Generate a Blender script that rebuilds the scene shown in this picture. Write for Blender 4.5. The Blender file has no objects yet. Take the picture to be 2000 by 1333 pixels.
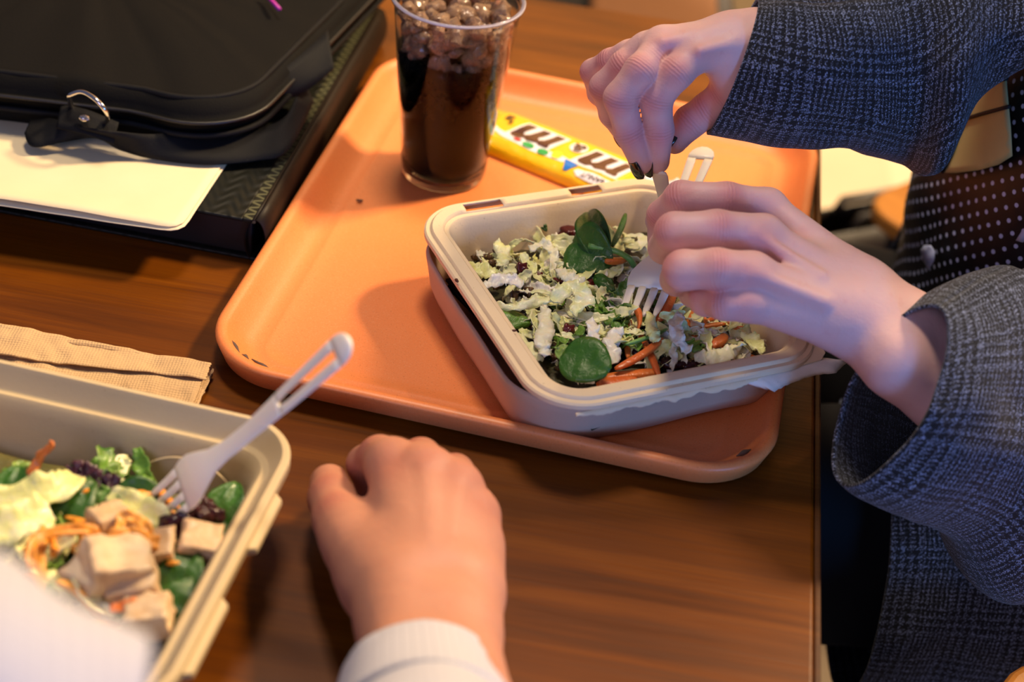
import bpy, bmesh, math, random
import numpy as np
from mathutils import Vector, Matrix, noise as mnoise
random.seed(7); np.random.seed(7)
SC = bpy.context.scene
COL = SC.collection
PI = math.pi

# ------------------------------------------------------------ camera
FPX, PITCH, ROLL, CH = 3315.88, 0.636112, 0.1241, 0.67981
cf = Vector((0, math.cos(PITCH), -math.sin(PITCH))); _r = Vector((1, 0, 0)); _u = _r.cross(cf)
cr = math.cos(ROLL) * _r + math.sin(ROLL) * _u
cu = -math.sin(ROLL) * _r + math.cos(ROLL) * _u
cam_d = bpy.data.cameras.new('camera'); cam = bpy.data.objects.new('camera', cam_d); COL.objects.link(cam)
m3 = Matrix((cr, cu, -cf)).transposed()
cam.matrix_world = Matrix.Translation((0, 0, CH)) @ m3.to_4x4()
cam_d.sensor_width = 36; cam_d.lens = FPX * 36 / 2000
cam_d.clip_start = .02; cam_d.clip_end = 60
cam_d.dof.use_dof = True; cam_d.dof.focus_distance = 1.10; cam_d.dof.aperture_fstop = 4.2
SC.camera = cam

# ------------------------------------------------------------ world, lamps, exposure
W = bpy.data.worlds.new('world'); SC.world = W; W.use_nodes = True
bg = W.node_tree.nodes['Background']; bg.inputs[0].default_value = (.50, .56, .95, 1); bg.inputs[1].default_value = .16
def area(name, loc, target, size, power, color, sy=None):
    d = bpy.data.lights.new(name, 'AREA'); d.size = size; d.energy = power; d.color = color
    if sy: d.shape = 'RECTANGLE'; d.size_y = sy
    o = bpy.data.objects.new(name, d); COL.objects.link(o); o.location = loc
    o.rotation_euler = (Vector(target) - Vector(loc)).to_track_quat('-Z', 'Y').to_euler(); return o
area('ceiling_lamp_or_fill', (1.25, 1.75, 1.75), (0, .95, 0), .28, 92, (1.0, .71, .40))
area('ceiling_lamp_or_fill', (-.15, 1.35, 1.95), (0, .9, 0), .35, 24, (1.0, .80, .58))  # second overhead light, added as warm fill for the salad
area('added_wall_wash', (.3, 3.1, 2.0), (.3, 4.1, .9), 1.6, 75, (1.0, .76, .46), .3)  # unseen light added so the wall reflects warmly in the tabletop
area('window_light', (-.9, -1.3, 1.4), (.15, 1.0, .05), 1.0, 13, (.66, .62, 1.0), 1.0)
area('added_blue_fill', (1.15, -.55, .30), (.36, 1.0, .02), .5, 15, (.10, .36, 1.0), .5)  # unseen blue source added to tint the tweed from the right
sd_ = bpy.data.lights.new('added_floor_spot', 'SPOT'); sd_.energy = 2200; sd_.color = (1.0, .80, .56); sd_.spot_size = math.radians(27); sd_.spot_blend = .6; sd_.shadow_soft_size = .06  # unseen spot added to make the bright pool on the floor
so_ = bpy.data.objects.new('added_floor_spot', sd_); COL.objects.link(so_); so_.location = (1.3, 3.3, 2.0); so_.rotation_euler = (Vector((.60, 2.35, -.75)) - Vector((1.3, 3.3, 2.0))).to_track_quat('-Z', 'Y').to_euler()
SC.view_settings.view_transform = 'Standard'; SC.view_settings.look = 'None'
SC.view_settings.gamma = 1; SC.view_settings.use_curve_mapping = False
SC.view_settings.exposure = 0.04

# ------------------------------------------------------------ helpers
def P(px, py, z=0.0):
    d = cf + (px - 1000) / FPX * cr - (py - 666.5) / FPX * cu
    return Vector((0, 0, CH)) + d * ((z - CH) / d.z)
def proj(p):
    d = Vector(p) - Vector((0, 0, CH)); t = d.dot(cf)
    return 1000 + FPX * d.dot(cr) / t, 666.5 - FPX * d.dot(cu) / t, t
def hexc(c):
    if isinstance(c, str):
        c = c.lstrip('#'); v = [int(c[i:i+2], 16) / 255 for i in (0, 2, 4)]
        return tuple(x / 12.92 if x <= .04045 else ((x + .055) / 1.055) ** 2.4 for x in v) + (1,)
    return tuple(c) + (1,) if len(c) == 3 else c
class NT:
    def __init__(s, name):
        s.m = bpy.data.materials.new(name); s.m.use_nodes = True; s.t = s.m.node_tree; s.b = s.t.nodes['Principled BSDF']
    def n(s, typ, **kw):
        x = s.t.nodes.new(typ)
        for k, v in kw.items():
            if k.startswith('i_'): x.inputs[int(k[2:])].default_value = v
            else: setattr(x, k, v)
        return x
    def l(s, a, b): s.t.links.new(a, b)
    def val(s, sock, v):
        if hasattr(v, 'is_linked') or hasattr(v, 'node'): s.l(v, sock)
        else: sock.default_value = v
    def math(s, op, a, b=0.0, c=None):
        x = s.n('ShaderNodeMath', operation=op); s.val(x.inputs[0], a); s.val(x.inputs[1], b)
        if c is not None: s.val(x.inputs[2], c)
        return x.outputs[0]
    def mix(s, f, a, b):
        x = s.n('ShaderNodeMix', data_type='RGBA'); s.val(x.inputs[0], f); s.val(x.inputs[6], a); s.val(x.inputs[7], b); return x.outputs[2]
    def coord(s, kind='Object', scale=(1, 1, 1), rot=(0, 0, 0)):
        c = s.n('ShaderNodeTexCoord'); mp = s.n('ShaderNodeMapping'); mp.inputs['Scale'].default_value = scale
        mp.inputs['Rotation'].default_value = rot; s.l(c.outputs[kind], mp.inputs[0]); return mp.outputs[0]
    def noise(s, vec, scale, detail=3, rough=.5, dist=0):
        x = s.n('ShaderNodeTexNoise'); s.l(vec, x.inputs['Vector']); x.inputs['Scale'].default_value = scale
        x.inputs['Detail'].default_value = detail; x.inputs['Roughness'].default_value = rough; x.inputs['Distortion'].default_value = dist
        return x.outputs['Fac']
    def ramp(s, f, stops):
        x = s.n('ShaderNodeValToRGB'); s.l(f, x.inputs[0]); e = x.color_ramp.elements
        e[0].position = stops[0][0]; e[0].color = hexc(stops[0][1]); e[1].position = stops[-1][0]; e[1].color = hexc(stops[-1][1])
        for p_, c_ in stops[1:-1]:
            q = e.new(p_); q.color = hexc(c_)
        return x.outputs[0]
    def bump(s, h, strength=.3, dist=.001):
        x = s.n('ShaderNodeBump'); x.inputs['Strength'].default_value = strength; x.inputs['Distance'].default_value = dist
        s.l(h, x.inputs['Height'])
        if s.b.inputs['Normal'].is_linked: s.l(s.b.inputs['Normal'].links[0].from_socket, x.inputs['Normal'])
        s.l(x.outputs[0], s.b.inputs['Normal'])
    def set(s, **kw):
        for k, v in kw.items():
            s.val(s.b.inputs[k.replace('_', ' ')], v)
        return s
def mat(name, col, rough=.5, var=.12, scale=60, bump=.15, bscale=300, bdist=.0006, **kw):
    """a plain material with colour variation by noise and fine relief"""
    t = NT(name); v = t.coord(); c = hexc(col)
    lo = tuple(x * (1 - var) for x in c[:3]) + (1,); hi = tuple(min(1, x * (1 + var)) for x in c[:3]) + (1,)
    t.set(Base_Color=t.mix(t.noise(v, scale), lo, hi), Roughness=rough, **kw)
    if bump: t.bump(t.noise(v, bscale, 4), bump, bdist)
    return t.m
def link(o, parent=None):
    COL.objects.link(o)
    if parent is not None: o.parent = parent
    return o
def mk(name, vs, fs, m, parent=None, smooth=True, uv=None, mats=None, mi=None, sharp=None):
    me = bpy.data.meshes.new(name); me.from_pydata([tuple(v) for v in vs], [], [tuple(f) for f in fs])
    for q in (mats or [m]): me.materials.append(q)
    if mi is not None: me.polygons.foreach_set('material_index', mi)
    if smooth: me.polygons.foreach_set('use_smooth', [True] * len(me.polygons))
    if uv is not None:
        ul = me.uv_layers.new(name='UVMap'); li = np.empty(len(me.loops), dtype=np.int32); me.loops.foreach_get('vertex_index', li)
        ul.data.foreach_set('uv', np.asarray(uv, dtype=np.float32)[li].ravel())
    me.update()
    if sharp: me.set_sharp_from_angle(angle=sharp)
    return link(bpy.data.objects.new(name, me), parent)
def tag(o, label, cat, group=None, kind=None):
    o['label'] = label
    if cat: o['category'] = cat
    if group: o['group'] = group
    if kind: o['kind'] = kind
    return o
def empty(name, loc, label, cat, group=None, rz=0):
    o = bpy.data.objects.new(name, None); o.empty_display_size = .02; COL.objects.link(o); o.location = loc; o.rotation_euler = (0, 0, rz)
    return tag(o, label, cat, group)
def weld(o, mod=None, **kw):
    return o
def bevel(o, w, seg=3):
    b = o.modifiers.new('bevel', 'BEVEL'); b.width = w; b.segments = seg; b.limit_method = 'ANGLE'; b.angle_limit = math.radians(40); return o
def solid(o, t, off=0):
    b = o.modifiers.new('solid', 'SOLIDIFY'); b.thickness = t; b.offset = off; return o
def subsurf(o, n=1):
    b = o.modifiers.new('sub', 'SUBSURF'); b.levels = n; b.render_levels = n; return o
def inv(parent, pts):
    """world points into the frame of an empty"""
    M = Matrix.Translation(parent.location) @ parent.rotation_euler.to_matrix().to_4x4(); M = M.inverted()
    return [M @ Vector(p) for p in pts]
def box(name, m, parent, lo, hi, bev=.002, seg=2, rot=None):
    vs = [Vector((x, y, z)) for x in (lo[0], hi[0]) for y in (lo[1], hi[1]) for z in (lo[2], hi[2])]
    if rot is not None: vs = [rot @ v for v in vs]
    fs = [(0, 1, 3, 2), (4, 6, 7, 5), (0, 4, 5, 1), (2, 3, 7, 6), (0, 2, 6, 4), (1, 5, 7, 3)]
    o = mk(name, vs, fs, m, parent, smooth=False)
    return bevel(o, bev, seg) if bev else o
def frame_of(d, up=Vector((0, 0, 1))):
    d = d.normalized(); s = d.cross(up)
    if s.length < 1e-4: s = d.cross(Vector((1, 0, 0)))
    s.normalize(); return s, s.cross(d).normalized()
def tube(name, pts, rad, m, parent=None, n=10, closed=False, caps=True):
    pts = [Vector(p) for p in pts]; N = len(pts); vs = []; fs = []
    rs = rad if isinstance(rad, (list, tuple)) else [rad] * N
    s = None
    for i, p in enumerate(pts):
        a = pts[(i - 1) % N] if closed or i > 0 else p; b = pts[(i + 1) % N] if closed or i < N - 1 else p
        d = (b - a).normalized()
        if s is None: s, u = frame_of(d)
        else:
            s = (s - d * s.dot(d)).normalized(); u = s.cross(d).normalized()
        for k in range(n):
            t = 2 * PI * k / n; vs.append(p + (s * math.cos(t) + u * math.sin(t)) * rs[i])
    for i in range(N if closed else N - 1):
        for k in range(n):
            a = i * n + k; b = i * n + (k + 1) % n; j = (i + 1) % N
            fs.append((a, b, j * n + (k + 1) % n, j * n + k))
    if caps and not closed: fs += [tuple(range(n))[::-1], tuple((N - 1) * n + k for k in range(n))]
    return mk(name, vs, fs, m, parent)
def catmull(pts, sub):
    pts = [Vector(p) for p in pts]; out = []
    for i in range(len(pts) - 1):
        p0 = pts[max(i - 1, 0)]; p1 = pts[i]; p2 = pts[i + 1]; p3 = pts[min(i + 2, len(pts) - 1)]
        for k in range(sub):
            t = k / sub
            out.append(.5 * ((2 * p1) + (p2 - p0) * t + (2 * p0 - 5 * p1 + 4 * p2 - p3) * t * t + (3 * p1 - p0 - 3 * p2 + p3) * t ** 3))
    out.append(pts[-1]); return out
def rrect(w, d, r, n=8):
    """rounded rectangle outline, counter-clockwise, centred"""
    out = []
    for cx, cy, a0 in ((w/2-r, d/2-r, 0), (-w/2+r, d/2-r, PI/2), (-w/2+r, -d/2+r, PI), (w/2-r, -d/2+r, 1.5*PI)):
        for k in range(n + 1):
            a = a0 + PI/2 * k / n; out.append((cx + r * math.cos(a), cy + r * math.sin(a)))
    return out
def dense_rrect(w, d, r, n=8, step=.006):
    o = rrect(w, d, r, n); out = []
    for i in range(len(o)):
        a = o[i]; b = o[(i + 1) % len(o)]; L = math.hypot(a[0]-b[0], a[1]-b[1]); k = max(1, int(L / step))
        for j in range(k): out.append((a[0] + (b[0]-a[0]) * j / k, a[1] + (b[1]-a[1]) * j / k))
    return out
def sweep_tray(name, m, parent, w, d, r, prof, n=8, step=.008, drop=None, warp=None, bottom=True, sharp=None):
    """prof: list of (inset, z). Offsets the rounded rectangle inwards by inset."""
    base = dense_rrect(w, d, r, n, step); N = len(base); vs = []; fs = []
    for ins, z in prof:
        for (x, y) in base:
            # inset by moving towards the core rectangle
            cx = max(-(w/2-r), min(w/2-r, x)); cy = max(-(d/2-r), min(d/2-r, y))
            dx, dy = x-cx, y-cy; L = math.hypot(dx, dy) or 1
            k = min(ins, r * .999); ex = ins - k
            X = x - dx / L * k; Y = y - dy / L * k
            if ex > 0:
                X *= (w/2 - ins) / (w/2 - r); Y *= (d/2 - ins) / (d/2 - r)
            p = Vector((X, Y, z))
            if warp: p = warp(p, ins)
            vs.append(p)
    for j in range(len(prof) - 1):
        for i in range(N):
            if drop and drop(j, base[i]): continue
            i2 = (i + 1) % N
            fs.append((j*N+i, (j+1)*N+i, (j+1)*N+i2, j*N+i2))
    if bottom:
        c = len(vs); vs.append(Vector((0, 0, prof[-1][1]))); b0 = (len(prof)-1)*N
        for i in range(N): fs.append((b0+i, c, b0+(i+1) % N))
    return mk(name, vs, fs, m, parent, sharp=sharp)

# ------------------------------------------------------------ SDF modelling
class SDF:
    def __init__(s, lo, hi, h=.0012):
        s.lo = np.array(lo, float); s.h = h
        s.n = np.ceil((np.array(hi) - s.lo) / h).astype(int) + 1
        s.v = np.full(s.n, .05, np.float32)
    def window(s, lo, hi):
        a = np.clip(np.floor((lo - s.lo) / s.h).astype(int), 0, s.n); b = np.clip(np.ceil((hi - s.lo) / s.h).astype(int) + 1, 0, s.n)
        sl = tuple(slice(x, y) for x, y in zip(a, b))
        g = [(s.lo[i] + s.h * np.arange(a[i], b[i])).astype(np.float32) for i in range(3)]
        return sl, g[0][:, None, None], g[1][None, :, None], g[2][None, None, :]
    @staticmethod
    def smin(a, b, k):
        if k <= 0: return np.minimum(a, b)
        h = np.maximum(k - np.abs(a - b), 0) / k
        return np.minimum(a, b) - h * h * k * .25
    def cone(s, v, a, b, ra, rb, k):
        a = np.array(a); b = np.array(b); m = max(ra, rb) + k + .004
        sl, x, y, z = s.window(np.minimum(a, b) - m, np.maximum(a, b) + m)
        d = b - a; L = max(float(d @ d), 1e-12)
        t = np.clip(((x-a[0])*d[0] + (y-a[1])*d[1] + (z-a[2])*d[2]) / L, 0, 1)
        dist = np.sqrt((x-a[0]-t*d[0])**2 + (y-a[1]-t*d[1])**2 + (z-a[2]-t*d[2])**2) - (ra + (rb-ra)*t)
        v[sl] = s.smin(v[sl], dist.astype(np.float32), k)
    def mesh(s, v=None):
        v = s.v if v is None else v
        ins = v < 0; nx, ny, nz = v.shape
        c = np.zeros((nx-1, ny-1, nz-1), np.int8)
        for i in (0, 1):
            for j in (0, 1):
                for k in (0, 1): c += ins[i:nx-1+i, j:ny-1+j, k:nz-1+k]
        act = (c > 0) & (c < 8); idx = np.full(act.shape, -1, np.int64); I = np.argwhere(act); idx[act] = np.arange(len(I))
        acc = np.zeros((len(I), 3)); cnt = np.zeros(len(I)); ofs = [(i, j, k) for i in (0, 1) for j in (0, 1) for k in (0, 1)]
        for a in ofs:
            for ax in range(3):
                if a[ax]: continue
                b = list(a); b[ax] = 1
                va = v[I[:, 0]+a[0], I[:, 1]+a[1], I[:, 2]+a[2]]; vb = v[I[:, 0]+b[0], I[:, 1]+b[1], I[:, 2]+b[2]]
                cr_ = (va < 0) != (vb < 0); t = np.where(cr_, va / np.where(cr_, va - vb, 1), 0)
                p = np.array(a, float)[None] + np.zeros((len(I), 3)); p[:, ax] += t
                acc[cr_] += p[cr_]; cnt[cr_] += 1
        vert = (I + acc / cnt[:, None]) * s.h + s.lo
        faces = []
        for ax in range(3):
            sl0 = [slice(1, n-1) for n in v.shape]; sl1 = list(sl0); sl0[ax] = slice(0, v.shape[ax]-1); sl1[ax] = slice(1, v.shape[ax])
            e = ins[tuple(sl0)] != ins[tuple(sl1)]; E_ = np.argwhere(e); o = np.array([1, 1, 1]); o[ax] = 0; E_ = E_ + o
            u, w = [(1, 2), (2, 0), (0, 1)][ax]; q = []
            for du, dw in ((-1, -1), (0, -1), (0, 0), (-1, 0)):
                J = E_.copy(); J[:, u] += du; J[:, w] += dw; q.append(idx[J[:, 0], J[:, 1], J[:, 2]])
            q = np.stack(q, 1); fl = ~ins[E_[:, 0], E_[:, 1], E_[:, 2]]; q[fl] = q[fl][:, ::-1]
            faces.append(q)
        f = np.concatenate(faces); f = f[(f >= 0).all(1)]
        return vert, f

def build_hand(palm, fingers, kp=.012, kf=.007, wr=(), veins=(), h=.0012, red=()):
    """palm: list of cones ((px,py,z),(px,py,z),r0,r1); fingers: list of [(px,py,z,r),...] chains; numbers in px and metres."""
    Pp = lambda q: np.array(P(q[0], q[1], q[2]))
    pts = [Pp(c[0]) for c in palm] + [Pp(c[1]) for c in palm] + [Pp(q) for f in fingers for q in f]
    lo = np.min(pts, 0) - .035; hi = np.max(pts, 0) + .035
    S = SDF(lo, hi, h); A = S.v
    for a, b, ra, rb in palm: S.cone(A, Pp(a), Pp(b), ra, rb, kp)
    for a, b, r in veins: S.cone(A, Pp(a), Pp(b), r, r*.8, .007)
    F = np.full_like(A, .05)
    for f in fingers:
        G = np.full_like(A, .05)
        for i in range(len(f) - 1): S.cone(G, Pp(f[i]), Pp(f[i+1]), f[i][3], f[i+1][3], .0035)
        F = S.smin(F, G, .0012)
    V = S.smin(A, F, kf)
    vert, fc = S.mesh(V)
    rd = np.zeros(len(vert)); wt = np.zeros(len(vert)); wm = np.zeros(len(vert))
    for f in fingers:
        for i in range(1, len(f) - 1):
            c = Pp(f[i]); ax = Pp(f[i+1]) - Pp(f[i-1]); ax /= np.linalg.norm(ax)
            up = np.array([-.1, -.55, .8]); up -= ax * (up @ ax); up /= max(np.linalg.norm(up), .1)
            c2 = c + up * f[i][3]; d2 = ((vert - c2)**2).sum(1); g = np.exp(-d2 / (2 * .0075**2)); rd = np.maximum(rd, g); g = np.exp(-(((vert - c) @ ax)**2) / (2 * .0028**2)) * np.exp(-d2 / (2 * .010**2))
            k = g > wm; wm = np.maximum(wm, g); wt = np.where(k, (vert - c2) @ ax, wt)
    for q, sg in red:
        d2 = ((vert - Pp(q))**2).sum(1); rd = np.maximum(rd, .8 * np.exp(-d2 / (2 * sg**2)))
    return vert, fc, rd, wt, wm
def merge_parts(parts):
    vs = []; fs = []; at = [[], [], []]; n = 0
    for p in parts:
        vs.append(p[0]); fs.append(p[1] + n); n += len(p[0])
        for i in range(3): at[i].append(p[2+i])
    return np.concatenate(vs), np.concatenate(fs), [np.concatenate(a) for a in at]
def mk_body(name, parts, m, parent):
    vs, fs, at = merge_parts(parts)
    me = bpy.data.meshes.new(name); me.vertices.add(len(vs)); me.vertices.foreach_set('co', vs.astype(np.float32).ravel())
    me.loops.add(len(fs)*4); me.loops.foreach_set('vertex_index', fs.astype(np.int32).ravel())
    me.polygons.add(len(fs)); me.polygons.foreach_set('loop_start', np.arange(0, len(fs)*4, 4, dtype=np.int32))
    me.update(calc_edges=True); me.polygons.foreach_set('use_smooth', [True]*len(fs)); me.materials.append(m)
    for n, a in zip(('red', 'wt', 'wm'), at):
        l = me.attributes.new(n, 'FLOAT', 'POINT'); l.data.foreach_set('value', a.astype(np.float32))
    me.validate()
    return link(bpy.data.objects.new(name, me), parent)

def skin_mat(name, base, redc, dark):
    t = NT(name); v = t.coord()
    red = t.n('ShaderNodeAttribute', attribute_name='red').outputs['Fac']; wt = t.n('ShaderNodeAttribute', attribute_name='wt').outputs['Fac']
    wm = t.n('ShaderNodeAttribute', attribute_name='wm').outputs['Fac']
    n1 = t.noise(v, 38, 4, .6); n2 = t.noise(v, 130, 3, .6)
    c = t.mix(t.math('MULTIPLY', n1, .75), hexc(base), hexc(dark))
    c = t.mix(t.math('MULTIPLY', t.math('GREATER_THAN', n2, .64), .12), c, hexc(redc))
    c = t.mix(t.math('MULTIPLY', red, .72), c, hexc(redc)); c = t.mix(t.math('MULTIPLY', t.math('MULTIPLY', t.math('SUBTRACT', 1., t.math('SINE', t.math('ADD', t.math('MULTIPLY', wt, 3000.), t.math('MULTIPLY', n2, 9.)))), wm), .13), c, hexc('#a0584e'))
    t.set(Base_Color=c, Roughness=.52, Specular_IOR_Level=.35, Subsurface_Weight=.18, Subsurface_Scale=.01); t.b.inputs['Subsurface Radius'].default_value = (1, .35, .2)
    w = t.math('MULTIPLY', t.math('SINE', t.math('ADD', t.math('MULTIPLY', wt, 3000.), t.math('MULTIPLY', t.noise(v, 160, 2), 5.))), wm)
    t.bump(w, .30, .0004); n5 = t.noise(v, 70, 3, .6, 1.2); t.bump(n5, .35, .0010)
    vo = t.n('ShaderNodeTexVoronoi', feature='DISTANCE_TO_EDGE'); t.l(v, vo.inputs['Vector']); vo.inputs['Scale'].default_value = 620
    t.bump(vo.outputs['Distance'], .22, .0005); t.bump(t.noise(v, 260, 3), .25, .0006)
    return t.m
def nail(parent, m, c, ax, nrm, w=.0105, L=.013, r=.0075):
    """curved nail shell: c centre on the finger surface, ax towards the tip, nrm outwards"""
    ax = Vector(ax).normalized(); nrm = Vector(nrm); nrm = (nrm - ax * nrm.dot(ax)).normalized(); s = ax.cross(nrm)
    vs = []; fs = []; nu, nv = 7, 8
    for j in range(nv + 1):
        t = j / nv; ww = w * (.72 + .28 * math.sin(PI * min(t * 1.1, .5) if t < .45 else PI/2)) * (1 if t < .8 else math.sqrt(max(0, 1 - ((t - .8) / .26)**2)))
        for i in range(nu + 1):
            a = (i / nu - .5) * ww / r
            p = Vector(c) - nrm * r + (nrm * math.cos(a) + s * math.sin(a)) * (r + .0004) + ax * (t - .5) * L - nrm * (.0012 * (2*t-1)**2)
            vs.append(p)
    for j in range(nv):
        for i in range(nu):
            a = j*(nu+1)+i; fs.append((a, a+1, a+nu+2, a+nu+1))
    o = mk('fingernail', inv(parent, vs), fs, m, parent); solid(o, .0008, 1); return o
def loft(name, rings, m, parent, seg=40, sub=6, wrinkle=.0, wscale=25, uoff=(0, 0), thick=0, arc=None, world=True, seed=0, power=2.0):
    """rings: (centre, major half-vector, minor half-vector). UV in metres."""
    C = catmull([r[0] for r in rings], sub); A = catmull([r[1] for r in rings], sub); B = catmull([r[2] for r in rings], sub)
    a0, a1 = arc or (0, 2 * PI); closed = arc is None
    vs = []; fs = []; uv = []; v = 0; n = seg if closed else seg + 1
    per = sum((r[1].length + r[2].length) for r in rings) / len(rings) * PI
    for i, (c, a, b) in enumerate(zip(C, A, B)):
        if i: v += (c - C[i-1]).length
        for k in range(n + (1 if closed else 0)):
            kk = k if not closed else k % seg
            th = a0 + (a1 - a0) * kk / seg
            p = c + a * math.copysign(abs(math.cos(th))**(2/power), math.cos(th)) + b * math.copysign(abs(math.sin(th))**(2/power), math.sin(th))
            if wrinkle:
                d = (p - c).normalized(); q = Vector((p.x * wscale, p.y * wscale, p.z * wscale + seed))
                p = p + d * wrinkle * (mnoise.noise(q) + .5 * mnoise.noise(q * 2.3))
            vs.append(p); uv.append((uoff[0] + per * (a1-a0)/(2*PI) * k / seg, uoff[1] + v))
    N = n + (1 if closed else 0)
    for i in range(len(C) - 1):
        for k in range(N - 1):
            a = i*N+k; fs.append((a, a+1, a+N+1, a+N))
    if world and parent is not None: vs = inv(parent, vs)
    o = mk(name, vs, fs, m, parent, uv=uv)
    if thick: solid(o, thick, 1)
    return o
def ring2(top, bot, depth, toward=None):
    """ring from a top and a bottom point; depth = half thickness; the minor axis is filled in by fix_rings"""
    return [(top + bot) / 2, (top - bot) / 2, depth]
def fix_rings(R):
    out = []
    for i, r in enumerate(R):
        d = R[min(i+1, len(R)-1)][0] - R[max(i-1, 0)][0]
        b = d.cross(r[1]).normalized() * r[2]; out.append((r[0], r[1], b))
    return out

# ------------------------------------------------------------ materials
def wood_mat(name, stops, rough=.33, scale=1.0, rot=0.0):
    t = NT(name); v = t.coord('Object', (1.6*scale, 26*scale, 26*scale), (0, 0, rot)); v2 = t.coord('Object', (7*scale, 420*scale, 200*scale), (0, 0, rot))
    g = t.noise(v, 1.6, 5, .6, .6); f = t.noise(v2, 1.0, 4, .65, .3); big = t.noise(t.coord(), 5.0, 2)
    c = t.ramp(t.math('ADD', t.math('MULTIPLY', g, .8), t.math('MULTIPLY', big, .25)), stops)
    pores = t.math('GREATER_THAN', f, .62)
    c = t.mix(t.math('MULTIPLY', t.math('MULTIPLY', t.math('SUBTRACT', f, .45), 2.2), .5), c, hexc(stops[0][1]))
    t.set(Base_Color=c, Roughness=t.math('ADD', t.math('MULTIPLY', f, .16), rough - .08), Coat_Weight=.05, Coat_Roughness=.25, Specular_IOR_Level=.26)
    t.bump(f, .22, .0004); return t.m
M_table = wood_mat('table_wood', [(.25, '#331600'), (.5, '#613100'), (.75, '#7e4605')], .36)
M_edge = wood_mat('edge_wood', [(.25, '#2c1608'), (.7, '#5a3410')], .45)
M_seat = wood_mat('seat_wood', [(.2, '#8a5420'), (.7, '#b87c38')], .4)
M_floor_t = NT('floor_tiles'); _v = M_floor_t.coord()
_br = M_floor_t.n('ShaderNodeTexBrick'); M_floor_t.l(_v, _br.inputs['Vector']); _br.inputs['Scale'].default_value = 1.0
_br.offset = 0; _br.inputs['Brick Width'].default_value = .6; _br.inputs['Row Height'].default_value = .6; _br.inputs['Mortar Size'].default_value = .004
_br.inputs['Color1'].default_value = hexc('#8a7a62'); _br.inputs['Color2'].default_value = hexc('#7e6e56'); _br.inputs['Mortar'].default_value = hexc('#7d6a50')
M_floor_t.set(Base_Color=M_floor_t.mix(M_floor_t.noise(_v, 6, 3), _br.outputs['Color'], hexc('#705f48')), Roughness=.4); M_floor = M_floor_t.m
M_black = mat('black_metal', '#15120f', .45, metallic_=0) if False else mat('black_metal', '#15120f', .45)

# ------------------------------------------------------------ floor and table
fl = mk('floor', [(-3, -2, -.75), (4, -2, -.75), (4, 7, -.75), (-3, 7, -.75)], [(0, 1, 2, 3)], M_floor, smooth=False); fl['kind'] = 'structure'
wb = mk('wall_back', [(-3, 4.3, -.75), (4, 4.3, -.75), (4, 4.3, 2.3), (-3, 4.3, 2.3)], [(0, 1, 2, 3)], mat('wall_paint', '#c8a272', .8), smooth=False); wb['kind'] = 'structure'
TA = math.radians(-4.2); RT = Matrix.Rotation(TA, 3, 'Z')
c_fr = Vector((P(1604, 400, 0).x, P(1604, 400, 0).y, 0))
ex = RT @ Vector((1, 0, 0)); ey = RT @ Vector((0, 1, 0))
far_pt = P(1240, 27, 0)
yfar = (far_pt - c_fr).dot(ey)
T = empty('table', (c_fr.x, c_fr.y, 0), 'brown wooden cafe table with visible straight grain, under the orange tray', 'table', rz=TA)
box('tabletop', M_table, T, (-1.15, -.95, -.028), (-.004, yfar, 0), .0025, 3)
box('edge_band', M_edge, T, (-.004, -.95, -.03), (.0, yfar, -.0004), .0012, 2)
for i in range(2):
    box('leg', M_black, T, (-.62 + i*-.0, -.55 + i*.65, -.72), (-.56, -.49 + i*.65, -.028), .004)
    box('foot', M_black, T, (-.9, -.56 + i*.65, -.75), (-.28, -.48 + i*.65, -.72), .006)

def make_chair(label, corner, rz, m_seat, m_frame, back=True, sz=.40, zs=-.3, group=None):
    ch = empty('wooden_chair' if back else 'wooden_stool', (corner[0], corner[1], -.75), label, 'chair' if back else 'stool', group, rz)
    H = zs + .75
    pts = rrect(sz, sz, .045, 6); c = (sz/2, sz/2)
    vs = [(x + c[0], y + c[1], H) for x, y in pts] + [(x + c[0], y + c[1], H - .022) for x, y in pts]; N = len(pts)
    fs = [tuple(range(N)), tuple(range(2*N-1, N-1, -1))] + [(i, i+N, (i+1) % N + N, (i+1) % N) for i in range(N)]
    bevel(mk('seat', vs, fs, m_seat, ch, smooth=False), .006, 3)
    for x in (.04, sz - .04):
        for y in (.04, sz - .04):
            tube('leg', [(x, y, H - .02), (x + (.02 if x > .2 else -.02), y + (.02 if y > .2 else -.02), 0)], .011, m_frame, ch)
    if back:
        for y in (.05, sz - .05): tube('back_post', [(sz - .03, y, H - .01), (sz + .01, y, H + .22), (sz + .05, y, H + .40)], .010, m_frame, ch)
        R = [(Vector((sz + .03, y, H + .36)), Vector((.03, 0, .07)), Vector((.008, 0, -.003))) for y in (.01, .1, .2, .3, sz - .01)]
        loft('backrest', R, m_seat, ch, seg=20, sub=3, world=False)
    return ch

# ------------------------------------------------------------ tray
M_tray_t = NT('tray_fibreglass'); _v = M_tray_t.coord()
_s1 = M_tray_t.math('GREATER_THAN', M_tray_t.noise(_v, 900, 2, .7), .60); _s2 = M_tray_t.noise(_v, 14, 3)
_c = M_tray_t.mix(_s2, hexc('#ee8c4c'), hexc('#e98344')); _c = M_tray_t.mix(M_tray_t.math('MULTIPLY', _s1, .30), _c, hexc('#f0a878'))
_s3 = M_tray_t.math('GREATER_THAN', M_tray_t.noise(_v, 700, 2, .7), .64); _c = M_tray_t.mix(M_tray_t.math('MULTIPLY', _s3, .3), _c, hexc('#a8481c'))
M_tray_t.set(Base_Color=_c, Roughness=.46, Coat_Weight=.15, Coat_Roughness=.35); M_tray_t.bump(M_tray_t.noise(_v, 60, 2), .08, .0008)
M_tray = M_tray_t.m
M_core = mat('tray_worn_core', '#5b4a40', .8)
TRL, TRX, TRY = -.14265, .01629, 1.03324
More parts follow.
